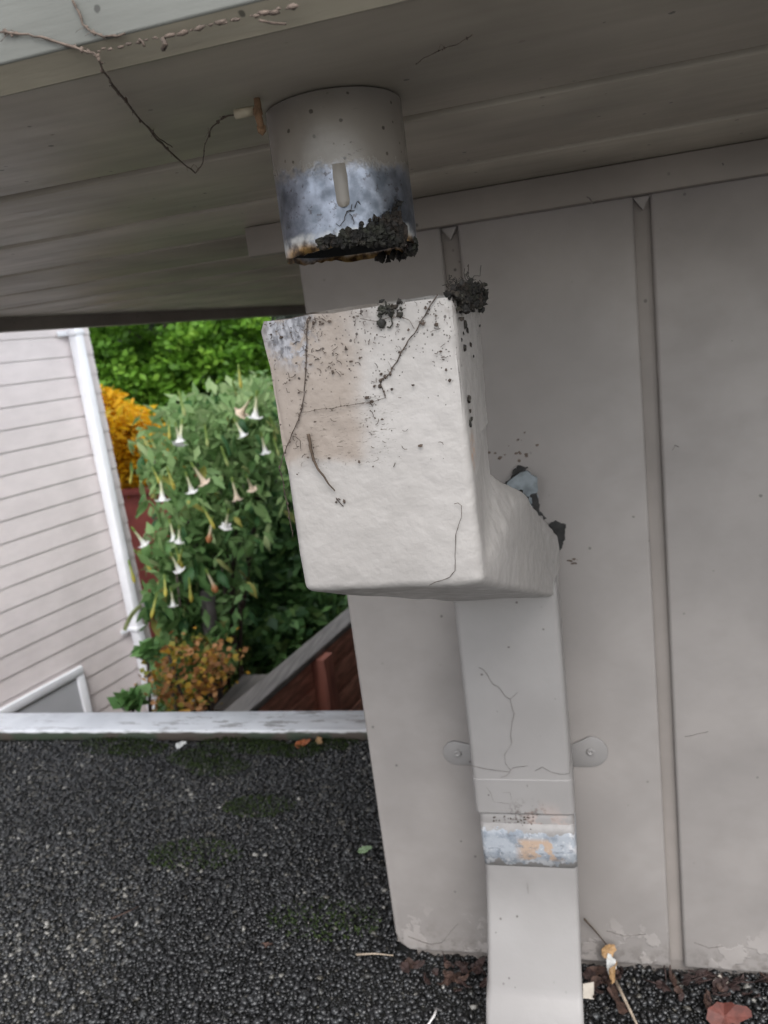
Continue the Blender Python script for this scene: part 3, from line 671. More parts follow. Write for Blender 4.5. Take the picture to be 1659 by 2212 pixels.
for i in range(10):
    a = i*.63; p = atY(838,668,FY); e_ = p+Vector((math.cos(a)*rr.uniform(.003,.007), -.0008, math.sin(a)*rr.uniform(.003,.006))); b.tube([p, (p+e_)/2+Vector((0,-.001,0)), e_], lambda t: .0011*(1-t)+.0003, 5)
for i in range(26): p = atY(838+rr.gauss(0,14), 672+rr.gauss(0,10), FY); s_ = rr.uniform(.0005,.0018); b.lump(p, (s_,s_*.6,s_), i, 1, .9)
b.lump(atY(823,699,FY), (.0028,.0014,.0030), 4, 2, .6); b.tube(A((838,672),(824,680),(822,698)), .0004, 4); b.tube(A((842,672),(848,700),(842,708),(836,706)), .0006, 4)
tag(obj('dirt_tuft', b, M['tar'], smooth=True), 'black spiky tuft of dirt on the top edge of the rainwater head', 'dirt')
b = MB(); T = A((667,937),(671,962),(678,993),(688,1012),(700,1028),(712,1046),(724,1060)); 
Q = []; 
for i in range(len(T)-1):
    for k in range(4): a = T[i].lerp(T[i+1], k/4); Q.append(a+Vector((mnoise.noise(a*200)*.0006, -.001, 0)))
Q.append(T[-1]+Vector((0,-.001,0))); b.tube(Q, lambda t: .00125*(1-.65*t)*(1+.3*mnoise.noise(Vector((t*20,1,1)))), 7)
tag(obj('twig', b, M['twig'], smooth=True), 'short brown twig stuck on the front of the rainwater head', 'twig')
b = MB()
for i in range(9): p = atY(735+rr.gauss(0,7), 1083+rr.gauss(0,6), FY); s_ = rr.uniform(.0003,.001); b.lump(p, (s_,s_*.5,s_), i, 1, .9)
b.tube(A((726,1075),(734,1086),(742,1094)), .0003, 4)
tag(obj('dirt_speck', b, M['strand'], smooth=True), 'tiny dark crumbs just below the twig on the rainwater head', 'dirt')
Zf = ZS-.0025; YFA = .3825
strand('web_strand', [atY(0,70,YFA), atY(60,73,YFA), atY(130,92,YFA), atY(203,117,YFA), atY(212,130,.3835), atZ(228,160,.1500), atZ(255,200,.1505), atZ(330,290,Zf), atZ(378,338,Zf-.004), atZ(422,374,Zf-.012)], .0009, M['grime'], 'long brown web strand sagging from the fascia across the soffit', tufts=24, tr=.0012, amp=.001)
strand('web_strand', [atZ(240,183,Zf), atZ(300,255,Zf), atZ(345,300,Zf), atZ(372,318,Zf)], .0005, M['grime'], 'second thin web strand running beside the long brown one on the soffit', tufts=5, tr=.001)
strand('web_strand', [atZ(422,374,Zf-.012), atZ(437,355,Zf-.009), atZ(441,318,Zf-.005), atZ(456,276,Zf-.002), atZ(476,258,Zf), atZ(496,249,Zf), atZ(510,247,Zf)], .0006, M['grime'], 'brown web strand rising from the sag towards the rusty hook', tufts=12, tr=.001)
strand('web_strand', [atY(155,0,YFA), atY(170,25,YFA), atY(178,52,YFA), atY(200,70,YFA), atY(225,78,YFA), atY(252,80,YFA), atY(270,72,YFA)], .0008, M['grime'], 'curved brown web strand on the pale fascia at top left', tufts=8, tr=.0009)
strand('web_strand', [atZ(600,135,Zf) if False else atZ(898,140,Zf), atZ(920,122,Zf), atZ(948,110,Zf), atZ(985,96,Zf), atZ(1020,75,Zf)], .0003, M['grime'], 'thin dark thread on the soffit right of the outlet pipe', tufts=6, tr=.0006)
b = MB()
for i in range(26):
    x = 215+i*17+rr.gauss(0,8); y = 111-(x-215)*.232+rr.gauss(0,2); p = atY(x, y, .3835); s_ = rr.uniform(.0006,.0022); b.lump(p, (s_*1.6,s_*.5,s_*.6), i, 1, .9)
b.tube([atY(300,125-40,YFA), atY(307,128-40,YFA), atY(312,140-40,YFA)], .0007, 4); b.tube([atZ(560,44,.1495), atZ(590,50,.1495), atZ(618,52,.1495)], .0006, 4); b.tube([atY(352,85,.384), atZ(358,96,.151), atZ(352,106,.151)], .0013, 5)
tag(obj('grime_flake', b, M['grime'], smooth=True), 'brown grime flakes along the lower edge of the pale fascia', 'dirt')

# ================================================================== LITTER AT THE FOOT OF THE WALL
def flake(name, x, y, z, w_, h_, rot, mat, label, cat, up=.2, group=None, curl=.25, pts=None, Y=None):
    c = atZ(x, y, ZG+z) if Y is None else atY(x, y, Y); b = MB()
    outline = pts
    if not outline:
        outline = []
        for k in range(18):
            a = 2*math.pi*k/18; r = .46*(1+.22*mnoise.noise(Vector((math.cos(a)*2.2, math.sin(a)*2.2, x*.13)))+.10*(k % 2)); outline.append((r*math.cos(a)*(1.35 if math.cos(a) > .9 else 1), r*math.sin(a)))
    ax = Vector((math.cos(rot), math.sin(rot), .15)); ay = Vector((-math.sin(rot)*math.cos(up), math.cos(rot)*math.cos(up), math.sin(up))); az = ax.cross(ay).normalized()
    V = [c+ax*(p*w_)+ay*(q*h_)+az*(curl*abs(p)*w_*.5+.2*curl*q*q*h_+(0 if pts else .25*w_*mnoise.noise(Vector((p*2.5, q*2.5, x*.7))))) for p, q in outline]; V.append(c+az*-.0006)
    n = len(outline); b.add(V, [(i, (i+1) % n, n) for i in range(n)])
    V2 = [v+az*.0008 for v in V]; b.add(V2, [((i+1) % n, i, n) for i in range(n)]); b.add(V[:n]+V2[:n], [(i, (i+1) % n, (i+1) % n+n, i+n) for i in range(n)])
    o = obj(name, b, mat); return tag(o, label, cat, group)
M['leafred'] = simple('red leaf', (.105,.030,.022), .6, 0, .3, 90); M['leafbrown'] = simple('brown leaf', (.05,.027,.02), .7, 0, .4, 120)
M['leafdk'] = simple('rotten leaf', (.030,.016,.014), .7, 0, .4, 120); M['leaftan'] = simple('tan leaf', (.26,.155,.07), .6, 0, .3, 120)
M['chip'] = simple('paint chip', (.50,.45,.39), .5, 0, .06, 60); M['leafgreen'] = simple('green leaf bit', (.11,.16,.085), .5, 0, .25, 90); M['petal'] = simple('white petal', (.48,.48,.47), .6, 0, .1, 60); M['leaforange'] = simple('orange leaf', (.28,.085,.03), .6, 0, .3, 90)
sq = [(-.5,-.4),(-.44,.42),(.46,.5),(.36,-.5)]
flake('paint_chip', 1272, 2140, .012, .017, .022, .0, M['chip'], 'square cream paint chip on the gravel right of the downspout', 'paint chip', 1.1, curl=.05, pts=sq)
flake('paint_chip', 1556, 2118, .010, .020, .014, -.5, M['chip'], 'pale triangular paint chip at the wall foot below the right board', 'paint chip', .9, curl=.05, pts=[(-.5,-.3),(-.1,.5),(.55,.1),(.35,-.45)])
flake('fallen_leaf', 1565, 2196, .008, .050, .034, .15, M['leafred'], 'large brick red fallen leaf at the bottom right on the gravel', 'leaf', .55)
flake('fallen_leaf', 1312, 2054, .05, .020, .020, .6, M['leaftan'], 'curled tan leaf propped against the wall beside the downspout', 'leaf', 1.2, Y=.945)
flake('fallen_leaf', 1322, 2105, .012, .028, .014, 1.3, M['leaftan'], 'narrow spotted tan leaf standing in litter beside the downspout', 'leaf', 1.2, Y=.925)
flake('petal', 1318, 2085, .01, .012, .034, .3, M['petal'], 'crumpled white scrap hanging in the litter by the downspout', 'scrap', 1.3, Y=.938)
flake('fallen_leaf', 787, 1836, .010, .026, .013, .2, M['leafgreen'], 'small pale green leaf on the gravel left of the wall corner', 'leaf', .5)
flake('petal', 389, 1609, .010, .026, .018, .4, M['petal'], 'white fallen petal on the mossy gravel close to the kerb', 'petal', .6)
flake('fallen_leaf', 652, 1606, .012, .034, .018, .5, M['leaforange'], 'orange fallen leaf lying against the kerb', 'leaf', .7)
flake('fallen_leaf', 690, 1600, .012, .040, .018, -.9, M['leaftan'], 'dull tan leaf lying against the kerb near the wall corner', 'leaf', .8)
flake('fallen_leaf', 575, 2232-190, .006, .020, .007, .1, M['leafbrown'], 'small dark brown leaf in the middle of the gravel', 'leaf', .3)
flake('fallen_leaf', 1330, 2160, .012, .045, .026, 1.9, M['leafbrown'], 'brown curled leaf beside the square cream chip', 'leaf', .7)
for i in range(60):
    x = random.choice([random.uniform(1262,1345), random.uniform(1430,1659), random.uniform(870,1050)]); y = 2098+random.random()**2*60+(12 if x > 1400 else 0)-(16 if x < 1100 else 0)
    flake('dead_leaf', x, y, .006+.006*random.random(), random.uniform(.009,.028), random.uniform(.006,.015), random.random()*6.28, M['leafdk'] if i % 3 else M['leafbrown'],
          'small dark rotten leaf in the litter along the foot of the wall', 'leaf', random.uniform(.2,1.3), 'dead leaves along the foot of the wall', .5)
def stick(name, pts, r, mat, label):
    b = MB(); b.tube(pts, lambda t: r*(1-.5*t), 5); return tag(obj(name, b, mat, smooth=True), label, 'twig')
M['straw'] = simple('straw', (.32,.26,.20), .7, 0, .25, 100); M['pale'] = simple('bleached straw', (.60,.58,.57), .6, 0, .1, 100)
stick('straw', [atZ(943,2180,ZG+.012), atZ(938,2194,ZG+.016), atZ(926,2212,ZG+.014), atZ(915,2226,ZG+.01)], .0022, M['pale'], 'pale bleached straw lying on gravel left of the downspout foot')
stick('twig', [atY(1262,1985,.950), atY(1285,2010,.950), atY(1310,2040,.948)], .0016, M['twig'], 'thin brown stem leaning on the wall right of the downspout')
stick('straw', [atZ(1330,2120,ZG+.02), atZ(1350,2160,ZG+.018), atZ(1375,2212,ZG+.012), atZ(1390,2240,ZG+.01)], .0028, M['straw'], 'long pale brown stalk lying on gravel right of the downspout')
stick('twig', [atZ(240,1985,ZG+.012), atZ(270,1972,ZG+.014), atZ(300,1958,ZG+.012)], .0016, M['leafbrown'], 'thin reddish twig lying on the gravel at left')
stick('straw', [atZ(1010,2078,ZG+.012) if False else atZ(770,2062,ZG+.012), atZ(810,2060,ZG+.014), atZ(850,2064,ZG+.012)], .0018, M['straw'], 'thin straw lying on gravel at the foot of the wall corner')
for i in range(12):
    x = random.uniform(1420,1640); p = atZ(x, 2108+random.random()*25, ZG+.01); q = p+Vector((random.gauss(0,.02), random.gauss(0,.008), random.uniform(.006,.03)))
    tag(obj('rootlet', (lambda bb: (bb.tube([p, (p+q)/2+Vector((0,-.006,.006)), q], .0010, 4), bb)[1])(MB()), M['leafdk'], smooth=True), 'dark red rootlet sticking up from litter under the right hand boards', 'rootlet', 'rootlets under the right hand boards')

# ================================================================== NEIGHBOUR'S HOUSE
nb_d = Vector((.2418, .9703, 0)); nb_n = Vector((.9703, -.2418, 0)); nbc = atD(188, 705, 4.4); nbc.z = -3.3
nb = thing('neighbour_house', 'pale pinkish beige neighbouring house with lap siding and a white framed window', 'house', tuple(nbc))
EXP, LEN = .102, 7.0
for i in range(52):
    z0 = -3.25+i*EXP; b = MB()
    if z0 > .62: break
    o_ = Vector((nbc.x, nbc.y, 0))
    P = [o_+nb_n*.007+Vector((0,0,z0)), o_+nb_n*.002+Vector((0,0,z0+EXP+.004)), o_-nb_n*.004+Vector((0,0,z0+EXP+.004)), o_-nb_n*.004+Vector((0,0,z0+.002))]
    b.prism(P, -nb_d*LEN); obj('siding_plank', b, M['vinyl'], nb)
b = MB(); b.obox(Vector((nbc.x, nbc.y, -3.4))-nb_n*.006, -nb_d*LEN, -nb_n*5, Vector((0,0,4.15))); obj('wall', b, M['vinyl'], nb)
b = MB(); b.obox(Vector((nbc.x, nbc.y, .755))+nb_n*.35+nb_d*.3, -nb_d*(LEN+.6), -nb_n*6, Vector((0,0,.15))); obj('roof', b, M['shade'], nb)
pw = Vector((nbc.x, nbc.y, 0))+nb_n*.022
K = atP(172, 1437, pw, nb_n); b2 = atP(0, 1530, pw, nb_n)
wn = Vector((0,0,1)); win = MB(); u_ = -nb_d
ztop = K.z; s0 = (K-pw).dot(u_); FW = .045; WW, WH = 1.15, 1.0
base = pw+u_*s0; fr = MB(); fr.obox(base+wn*(ztop-FW), u_*WW, nb_n*.022, wn*FW); wobj = obj('window', fr, M['white'], nb, bevel=.004)
for s_ in (0, WW-FW):
    b = MB(); b.obox(base+u_*s_+wn*(ztop-WH), u_*FW, nb_n*.021, wn*(WH-FW-.001)); obj('jamb', b, M['white'], wobj, bevel=.004)
b = MB(); b.obox(base-u_*.03+wn*(ztop-WH-.05), u_*(WW+.06), nb_n*.05, wn*.05); obj('sill', b, M['white'], wobj, bevel=.004)
b = MB(); b.obox(base+u_*(FW+.001)+wn*(ztop-WH), u_*(WW-2*FW-.002), nb_n*.012, wn*(WH-FW-.002)); obj('pane', b, M['pane'], wobj)
# its white downspout
pd = Vector((nbc.x, nbc.y, 0))+nb_n*.045
t0 = atP(158, 712, pd, nb_n); dd = (t0-pd).dot(nb_d)
nds = thing('white_downspout', "long white downspout down the neighbour's beige siding near its corner", 'downspout', tuple(pd+nb_d*dd+Vector((0,0,-3.2))))
b = MB(); o_ = pd+nb_d*(dd-.024)-nb_n*.022; b.obox(o_+Vector((0,0,-3.2)), nb_d*.048, nb_n*.062, Vector((0,0,3.2+t0.z+.01))); obj('pipe', b, M['white'], nds, bevel=.008)
for x, y in ((133, 721), (270, 1368)):
    p = atP(x, y, pd, nb_n); b = MB(); b.obox(pd+nb_d*(dd-.085)+Vector((0,0,p.z-.012))-nb_n*.026, nb_d*.118, nb_n*.008, Vector((0,0,.026))); b.obox(pd+nb_d*(dd-.031)+Vector((0,0,p.z-.012))-nb_n*.017, nb_d*.062, nb_n*.060, Vector((0,0,.024))); obj('bracket', b, M['white'], nds, bevel=.003)

# ================================================================== PLANTS
def leaves(P, size, ratio, tone, droop=.4, up=.5, fold=.25, nrm=None):
    """many leaves in one mesh: each a folded blade of four triangles; P (n,3), tone (n,)"""
    n = len(P); d = rng.normal(size=(n,3)); d[:,2] = d[:,2]*up-droop; d /= np.linalg.norm(d, axis=1)[:,None]
    a = rng.normal(size=(n,3))+np.array([0,0,1.0]); 
    s_ = np.cross(d, a); s_ /= np.linalg.norm(s_, axis=1)[:,None]+1e-9; nn = np.cross(s_, d)
    L = size*(.6+.8*rng.random(n))[:,None]; Wd = L*ratio*.5
    base = P-d*L*.5; mid = base+d*L*.45-nn*L*fold*.3; tip = base+d*L
    V = np.stack([base, mid+s_*Wd+nn*Wd*fold, mid, mid-s_*Wd+nn*Wd*fold, tip-nn*L*.12], 1).reshape(-1,3)
    F = np.array([[0,2,1],[0,3,2],[1,2,4],[2,3,4]]); F = (F[None]+(np.arange(n)*5)[:,None,None]).reshape(-1,3)
    return V, F, np.repeat(tone, 5)
def ell(c, r, n, shell=.55):
    d = rng.normal(size=(n,3)); d /= np.linalg.norm(d, axis=1)[:,None]; return np.array(c)+d*np.array(r)*(shell+(1-shell)*rng.random((n,1)))
def clumpy(c, r, nclump, nleaf, cr, shell=.75, flat=.7):
    """foliage clumps on an ellipsoid"""
    C_ = ell(c, r, nclump, shell); P = np.repeat(C_, nleaf, 0)+rng.normal(size=(nclump*nleaf,3))*cr*np.array([1,1,flat])
    tone = np.repeat(rng.random(nclump), nleaf)*.55+.45*rng.random(nclump*nleaf)
    return P, tone
def stem(b, p0, p1, r0, r1, bend=.1, k=6):
    p0, p1 = Vector(p0), Vector(p1); q = []; o_ = Vector((random.gauss(0,bend), random.gauss(0,bend), 0))
    for i in range(k+1): t = i/k; q.append(p0.lerp(p1, t)+o_*math.sin(math.pi*t))
    b.tube(q, lambda t: r0*(1-t)+r1*t, 7); return q
def gz(p): return float(terr(np.array(p[0]), np.array(p[1])))

# bright green tree
tc = atD(375, 770, 9.0)
tr = thing('green_tree', "bright green bushy tree rising behind the white flowered shrub", 'tree', (tc.x, tc.y, gz(tc)))
P, t1 = clumpy((tc.x, tc.y, tc.z+.2), (1.12, 1.0, 1.2), 420, 70, .075)
P2, t2 = clumpy((tc.x+.1, tc.y, tc.z-.6), (1.1, 1.0, .9), 200, 70, .08)
V, F, T = leaves(np.concatenate([P, P2]), .085, .6, np.concatenate([t1, t2*.8]), .25)
link('crown', arr_mesh('crown', V, F, M['tree'], T), tr)
b = MB(); q = stem(b, (tc.x, tc.y, gz(tc)), (tc.x, tc.y, tc.z+.5), .10, .03)
for i in range(9): stem(b, q[2+i % 4], Vector((tc.x, tc.y, tc.z+.2))+Vector((random.gauss(0,.6), random.gauss(0,.5), random.gauss(0,.5))), .035, .01)
obj('trunk', b, M['bark'], tr, smooth=True)
# grey dark tree further off, and the wood that closes the view
for k, (x, y, dist, r, nm, lab, cat) in enumerate([(575, 760, 13.5, (1.5,1.2,2.0), 'conifer', 'dark grey green tree far behind, right of the bright green tree', 'tree')]):
    c = atD(x, y, dist); th_ = thing(nm, lab, cat, (c.x, c.y, gz(c)))
    P, t1 = clumpy((c.x, c.y, c.z), r, 300, 60, .13, .6); V, F, T = leaves(P, .12, .35, t1, .5); link('crown', arr_mesh('crown', V, F, M['darktree'], T), th_)
    b = MB(); stem(b, (c.x, c.y, gz(c)), (c.x, c.y, c.z+1.2), .14, .03); obj('trunk', b, M['bark'], th_, smooth=True)
P = np.stack([rng.uniform(-16,6,26000), rng.uniform(16,19,26000), np.zeros(26000)], -1); P[:,2] = -2+rng.random(26000)*(4.2+1.0*np.sin(P[:,0]*1.3)+.6*np.sin(P[:,0]*3.7))
V, F, T = leaves(P, .34, .6, rng.random(26000)); stuff(link('treeline', arr_mesh('treeline', V, F, M['darktree'], T)))

# yellow autumn shrub in a red planter
yc = atD(272, 935, 6.2)
pl_c = atD(330, 1130, 6.1); ptop = atD(290, 1045, 6.1).z
pg = gz(pl_c)
plt = thing('planter', 'dark red lipped planter box half hidden behind the white flowered shrub', 'planter', (pl_c.x, pl_c.y, pg))
px0, px1 = atD(246, 1050, 6.1).x, atD(470, 1150, 6.1).x
b = MB(); y0 = pl_c.y-.25; pb = min(pg-.05, ptop-.8)
for (xa, xb, ya, yb) in ((px0, px1, y0, y0+.03), (px0, px1, y0+.47, y0+.5), (px0, px0+.03, y0+.031, y0+.469), (px1-.03, px1, y0+.031, y0+.469)): b.box(xa, xb, ya, yb, pb, ptop-.05)
obj('box_wall', b, M['planter'], plt, bevel=.004)
b = MB()
for (xa, xb, ya, yb) in ((px0-.03, px1+.03, y0-.03, y0+.035), (px0-.03, px1+.03, y0+.465, y0+.53), (px0-.03, px0+.035, y0+.036, y0+.464), (px1-.035, px1+.03, y0+.036, y0+.464)): b.box(xa, xb, ya, yb, ptop-.05, ptop)
obj('rim', b, M['planter'], plt, bevel=.006)
b = MB(); b.box(px0+.031, px1-.031, y0+.031, y0+.469, ptop-.3, ptop-.08); obj('soil_fill', b, M['soil'], plt)
ys_ = thing('yellow_shrub', "golden yellow leaved shrub standing beside the neighbour's house corner", 'shrub', (yc.x, pl_c.y, ptop-.08))
P = []; T = []
b = MB()
for i in range(34):
    a0 = Vector((px0+.12+random.random()*.25, pl_c.y+random.gauss(0,.08), ptop-.08)); u = random.random(); tip = atD(212+130*u, 850+95*u+random.random()*60, 6.1+random.gauss(0,.15))
    q = stem(b, a0, tip, .010, .004, .06, 8)
    for j, p in enumerate(q[2:]):
        for _ in range(34): P.append((p.x+random.gauss(0,.055), p.y+random.gauss(0,.07), p.z+random.gauss(0,.055))); T.append(random.random()*.6+.4*(j/8))
obj('stem', b, M['bark'], ys_, smooth=True)
V, F, T = leaves(np.array(P), .085, .42, np.array(T), .2); link('foliage', arr_mesh('foliage', V, F, M['yellow'], T), ys_)

# white flowered shrub (hanging trumpet flowers)
sc_ = atD(440, 1500, 3.9); SG = -3.3
shrub = thing('trumpet_shrub', 'tall green shrub hung with white and yellow trumpet flowers', 'shrub', (sc_.x, sc_.y, SG))
vol = [(430,960,3.9,150,110,.35),(520,900,4.1,110,90,.3),(560,1010,4.0,90,120,.3),(415,1075,3.7,95,85,.3),(460,1150,3.8,130,110,.35),(378,1200,3.5,66,90,.25),(420,1300,3.6,120,90,.3),(425,1400,3.5,90,80,.25),(345,1020,3.8,38,30,.15),(365,1290,3.5,52,60,.2)]
pts_all = []; LP = []
for cx, cy, d_, rx, ry, rd in vol:
    c = atD(cx, cy, d_); s_ = d_/FPX
    k = int(rx*ry/27); pts_all.append(ell(c, (rx*s_, rd, ry*s_), k, .25)); LP.append(ell(c, (rx*s_, rd, ry*s_), int(rx*ry/370)+6, .7))
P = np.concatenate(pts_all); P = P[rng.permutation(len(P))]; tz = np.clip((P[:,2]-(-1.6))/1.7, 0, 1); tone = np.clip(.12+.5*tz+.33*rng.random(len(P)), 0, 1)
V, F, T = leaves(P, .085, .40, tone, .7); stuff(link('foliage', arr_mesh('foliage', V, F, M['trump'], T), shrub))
# bigger leaves, each a part
def leaf_mesh(k):
    b = MB(); L = .15; rows = [(0,.004),(.18,.022),(.4,.033),(.65,.026),(.85,.012),(1,.001)]; V = []
    for t, w_ in rows:
        z = -.35*L*t*t*(1+.3*k); V += [(t*L*.92, w_*(1+.12*(k-1)), z-.010*t), (t*L, 0, z+.006), (t*L*.92, -w_*(1+.1*k), z-.012)]
    b.add(V, [(i*3+j, i*3+j+1, i*3+j+4, i*3+j+3) for i in range(5) for j in range(2)]); return b.mesh('leaf', M['trumpleaf'], smooth=True)
LM = [leaf_mesh(k) for k in range(3)]
LPts = np.concatenate(LP); LPts = LPts[rng.permutation(len(LPts))][:290]
inv = Matrix.Translation(-Vector(shrub['_w']))
for i, p in enumerate(LPts):
    o = bpy.data.objects.new('leaf', LM[i % 3]); COL.objects.link(o); o.parent = shrub; o.matrix_parent_inverse = inv
    o.location = p; o.rotation_euler = (random.gauss(0,.5), random.uniform(.2,1.2), random.random()*6.283); s_ = random.uniform(.38,.78); o.scale = (s_,s_,s_)
# stems
b = MB(); heads = [atD(430,1000,3.9), atD(520,950,4.1), atD(560,1080,4.0), atD(410,1120,3.7), atD(390,1240,3.5), atD(460,1200,3.8), atD(400,1060,3.8)]
for i, h in enumerate(heads):
    q = stem(b, (sc_.x+random.gauss(0,.12), sc_.y+random.gauss(0,.1), SG), h, .030, .010, .08, 8)
    for _ in range(4): stem(b, random.choice(q[4:]), h+Vector((random.gauss(.05,.12), random.gauss(0,.12), random.gauss(.05,.12))), .010, .004, .03, 4)
obj('stem', b, M['bark'], shrub, smooth=True)
def flower_mat(name, tip, tube):
    m = NM(name); X = m.xyz(); c = m.mix(m.ramp(X[2], -.03, -.07), (.16,.24,.05), tube); c = m.mix(m.ramp(X[2], -.09, -.165), c, tip)
    m.set(c, .5, None, .3); t = m.n('ShaderNodeBsdfTranslucent'); m.l(c, t.inputs[0]); x = m.n('ShaderNodeMixShader'); x.inputs[0].default_value = .3
    m.l(m.b.outputs[0], x.inputs[1]); m.l(t.outputs[0], x.inputs[2]); m.l(x.outputs[0], m.out.inputs[0]); return m.m
fm = {'w': flower_mat('white trumpet', (.80,.80,.80), (.62,.64,.42)), 'y': flower_mat('yellow bud', (.58,.50,.10), (.42,.44,.12)), 'p': flower_mat('peach trumpet', (.74,.60,.48), (.62,.58,.40)), 'b': flower_mat('wilted trumpet', (.40,.17,.07), (.60,.55,.40)), 'g': flower_mat('green bud', (.42,.48,.20), (.20,.30,.08))}
def flower_mesh(kind):
    n = 10; b = MB(); V = []
    pr = [(.003,0),(.009,-.012),(.0095,-.05),(.0085,-.075),(.011,-.11),(.016,-.145),(.025,-.172),(.036,-.188),(.046,-.184)] if kind in 'wp' else ([(.003,0),(.008,-.012),(.008,-.06),(.009,-.10),(.013,-.135),(.012,-.16),(.003,-.178)] if kind in 'yg' else [(.003,0),(.008,-.012),(.008,-.06),(.010,-.11),(.015,-.14),(.026,-.160),(.016,-.19)])
    for i, (r, z) in enumerate(pr):
        for k in range(n):
            th = 2*math.pi*k/n; f_ = 1+(.28 if k % 2 else -.18)*max(0, (i-5)/3) if kind in 'wp' else 1+.15*math.sin(k*2.1)*(i > 3); V.append((r*f_*math.cos(th), r*f_*math.sin(th), z+(.012*(k % 2)*max(0,(i-6)/2) if kind in 'wp' else 0)))
    m_ = len(pr); F = [(i*n+k, i*n+(k+1)%n, (i+1)*n+(k+1)%n, (i+1)*n+k) for i in range(m_-1) for k in range(n)]
    b.add(V, F); return b.mesh('flower', fm[kind], smooth=True)
FMs = {k: flower_mesh(k) for k in fm}
fl = [('w',390,975),('w',514,962),('w',358,1088),('w',412,1082),('w',505,1160),('w',399,1196),('p',541,1086),('w',381,1328),('w',379,1255),('w',417,1522),('w',296,1200),('y',299,1072),('y',341,1072),('y',372,1072),('y',448,1154),('g',487,1022),('y',406,1248),('y',392,1244),('y',301,1248),('y',311,1250),('y',420,1308),('y',429,1424),('y',367,1302),('p',423,1062),('p',511,1094),('b',470,1176),('w',377,1182),('b',455,1288),('g',453,978),('w',573,992),('g',600,1006),('g',512,886),('p',556,915),('g',397,905),('g',328,995),('y',376,970),('w',405,966),('y',525,900-50),('g',590,960),('w',565,905),('y',352,1340),('y',290,1270)]
for k, x, y in fl:
    d_ = (3.30 if y > 1030 else 3.50)+random.uniform(-.06,.10)
    p = atD(x, y, d_)+Vector((0,0,.13)); o = bpy.data.objects.new('flower', FMs[k]); COL.objects.link(o); o.parent = shrub; o.matrix_parent_inverse = inv
    s_ = random.uniform(.44,.70); o.location = p; o.rotation_euler = (random.gauss(0,.26), random.gauss(0,.26), random.random()*6.28); o.scale = (s_,s_,s_)

# darker bush to the right of it
def bush(name, label, vols, mat, size, ratio, dens, droop=.5, tone=(0,1), stems=5, cat='shrub', shell=.3):
    Ps = []; c0 = None
    for cx, cy, d_, rx, ry, rd in vols:
        c = atD(cx, cy, d_); s_ = d_/FPX; c0 = c0 or c; Ps.append(ell(c, (rx*s_, rd, ry*s_), int(rx*ry*dens), shell) if shell >= .1 else np.array(c)+rng.normal(size=(int(rx*ry*dens),3))*np.array((rx*s_*.6, rd*.8, ry*s_*.6)))
    P = np.concatenate(Ps); g_ = gz(c0); t_ = thing(name, label, cat, (c0.x, c0.y, g_))
    V, F, T = leaves(P, size, ratio, tone[0]+(tone[1]-tone[0])*rng.random(len(P)), droop); link('foliage', arr_mesh('foliage', V, F, mat, T), t_)
    b = MB()
    for i in range(stems): q = vols[i % len(vols)]; stem(b, (c0.x+random.gauss(0,.1), c0.y+random.gauss(0,.08), g_), atD(q[0], q[1], q[2]), .022, .006, .06)
    obj('stem', b, M['bark'], t_, smooth=True); return t_
bush('dark_bush', 'dense dark green bush between the trumpet shrub and the red fence', [(640,1230,4.7,130,150,.4),(690,1310,4.5,110,110,.3),(600,1380,4.3,90,90,.3),(560,1290,4.6,100,120,.4),(640,1100,4.9,110,150,.4),(560,1450,4.2,60,60,.25),(540,1180,5.0,100,110,.3)], M['bush'], .10, .5, .10, .5, (0,.8))
bush('feathery_bush', 'loose grey green feathery bush high behind the rainwater head', [(560,880,5.4,75,80,.4),(600,960,5.2,70,110,.4),(520,960,5.3,70,90,.4)], M['trump'], .06, .25, .22, .3, (.35,1))
bush('rusty_plant', 'low plant with rusty orange dried leaf heads below the trumpet shrub', [(365,1415,3.2,40,26,.12),(455,1440,3.2,48,30,.12),(365,1465,3.2,38,30,.12),(430,1490,3.2,50,30,.12),(395,1515,3.2,60,22,.12),(460,1420,3.2,22,22,.1)], M['orange'], .030, .75, .11, .2, (.1,1), shell=.05)
bush('sapling', "small broad leaved green sapling at the foot of the white downspout", [(283,1508,3.0,28,16,.06),(318,1400,3.1,22,18,.06)], M['bush'], .075, .7, .10, .5, (.45,.75), 2)
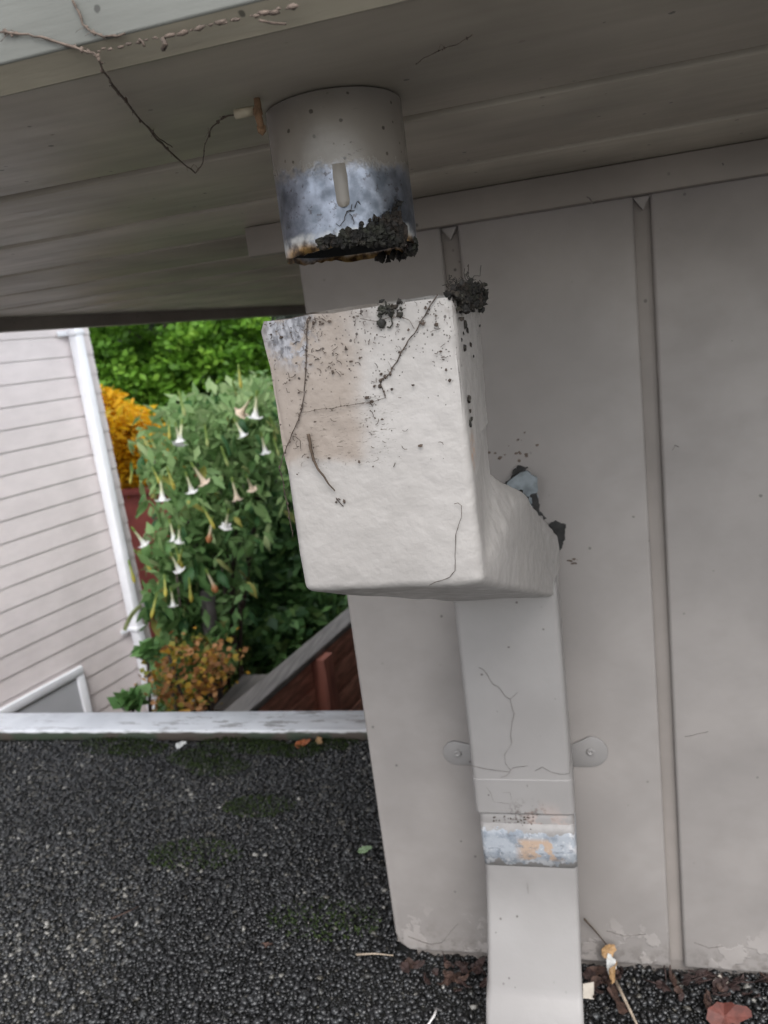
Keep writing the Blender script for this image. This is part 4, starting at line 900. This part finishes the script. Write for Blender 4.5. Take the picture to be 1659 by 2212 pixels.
bush('low_foliage_bush', 'green bush filling the gap behind the roof kerb below the flowers', [(385,1530,3.5,50,45,.2),(440,1540,3.6,60,60,.2),(380,1450,3.7,45,60,.2),(480,1400,4.0,60,110,.2)], M['bush'], .085, .5, .14, .5, (.15,.85))
# weathered leaning post among the leaves
b = MB(); p0 = atD(470,1560,3.5); p1 = atD(447,1275,3.5); b.tube([Vector((p0.x,p0.y,SG)), p0, p0.lerp(p1,.5), p1], lambda t: .042-.006*t, 10)
tag(obj('wooden_post', b, M['post'], smooth=True), 'dark weathered round post leaning among the leaves', 'post')

# red stained fence with a grey cap board
ZF = -1.40; fa = atZ(542,1525,ZF); fb = atZ(746,1348,ZF); fd = (fb-fa).normalized(); fn = Vector((fd.y, -fd.x, 0)); LF = 4.6
fo = fa-fd*1.0
fence = thing('red_fence', 'red stained board fence with grey weathered cap behind the roof kerb', 'fence', (fo.x, fo.y, -3.3))
b = MB(); b.obox(fo-fn*.055+Vector((0,0,0)), fd*LF, fn*.11, Vector((0,0,.03))); obj('cap_board', b, M['cap'], fence, bevel=.003)
for i in range(13):
    z1 = -.004-i*.142; b = MB(); b.obox(fo+fn*(.001+.002*(i % 2))+Vector((0,0,z1-.137)), fd*LF, fn*.02, Vector((0,0,.137))); obj('board', b, M['fence'], fence, bevel=.002)
pk = atP(690, 1460, fa+fn*.03, fn); s1 = (pk-fo).dot(fd)
for s_ in (s1-1.9, s1, s1+1.9):
    if s_ < 0 or s_ > LF-.1: continue
    b = MB(); b.obox(fo+fd*(s_-.045)+fn*.0235+Vector((0,0,-1.9)), fd*.09, fn*.07, Vector((0,0,1.895))); obj('post', b, M['fencepost'], fence, bevel=.003)
b = MB(); p = atZ(512,1518,-1.55); b.box(p.x-.10, p.x+.10, p.y-.06, p.y+.3, -1.60, -1.55); b.box(p.x-.05, p.x+.05, p.y, p.y+.1, -3.3, -1.601)
tag(obj('grey_bench', b, M['cap'], bevel=.004), 'grey weathered plank end peeping over the kerb beside the red fence', 'plank')

for o in bpy.data.objects:
    if '_w' in o.keys(): del o['_w']
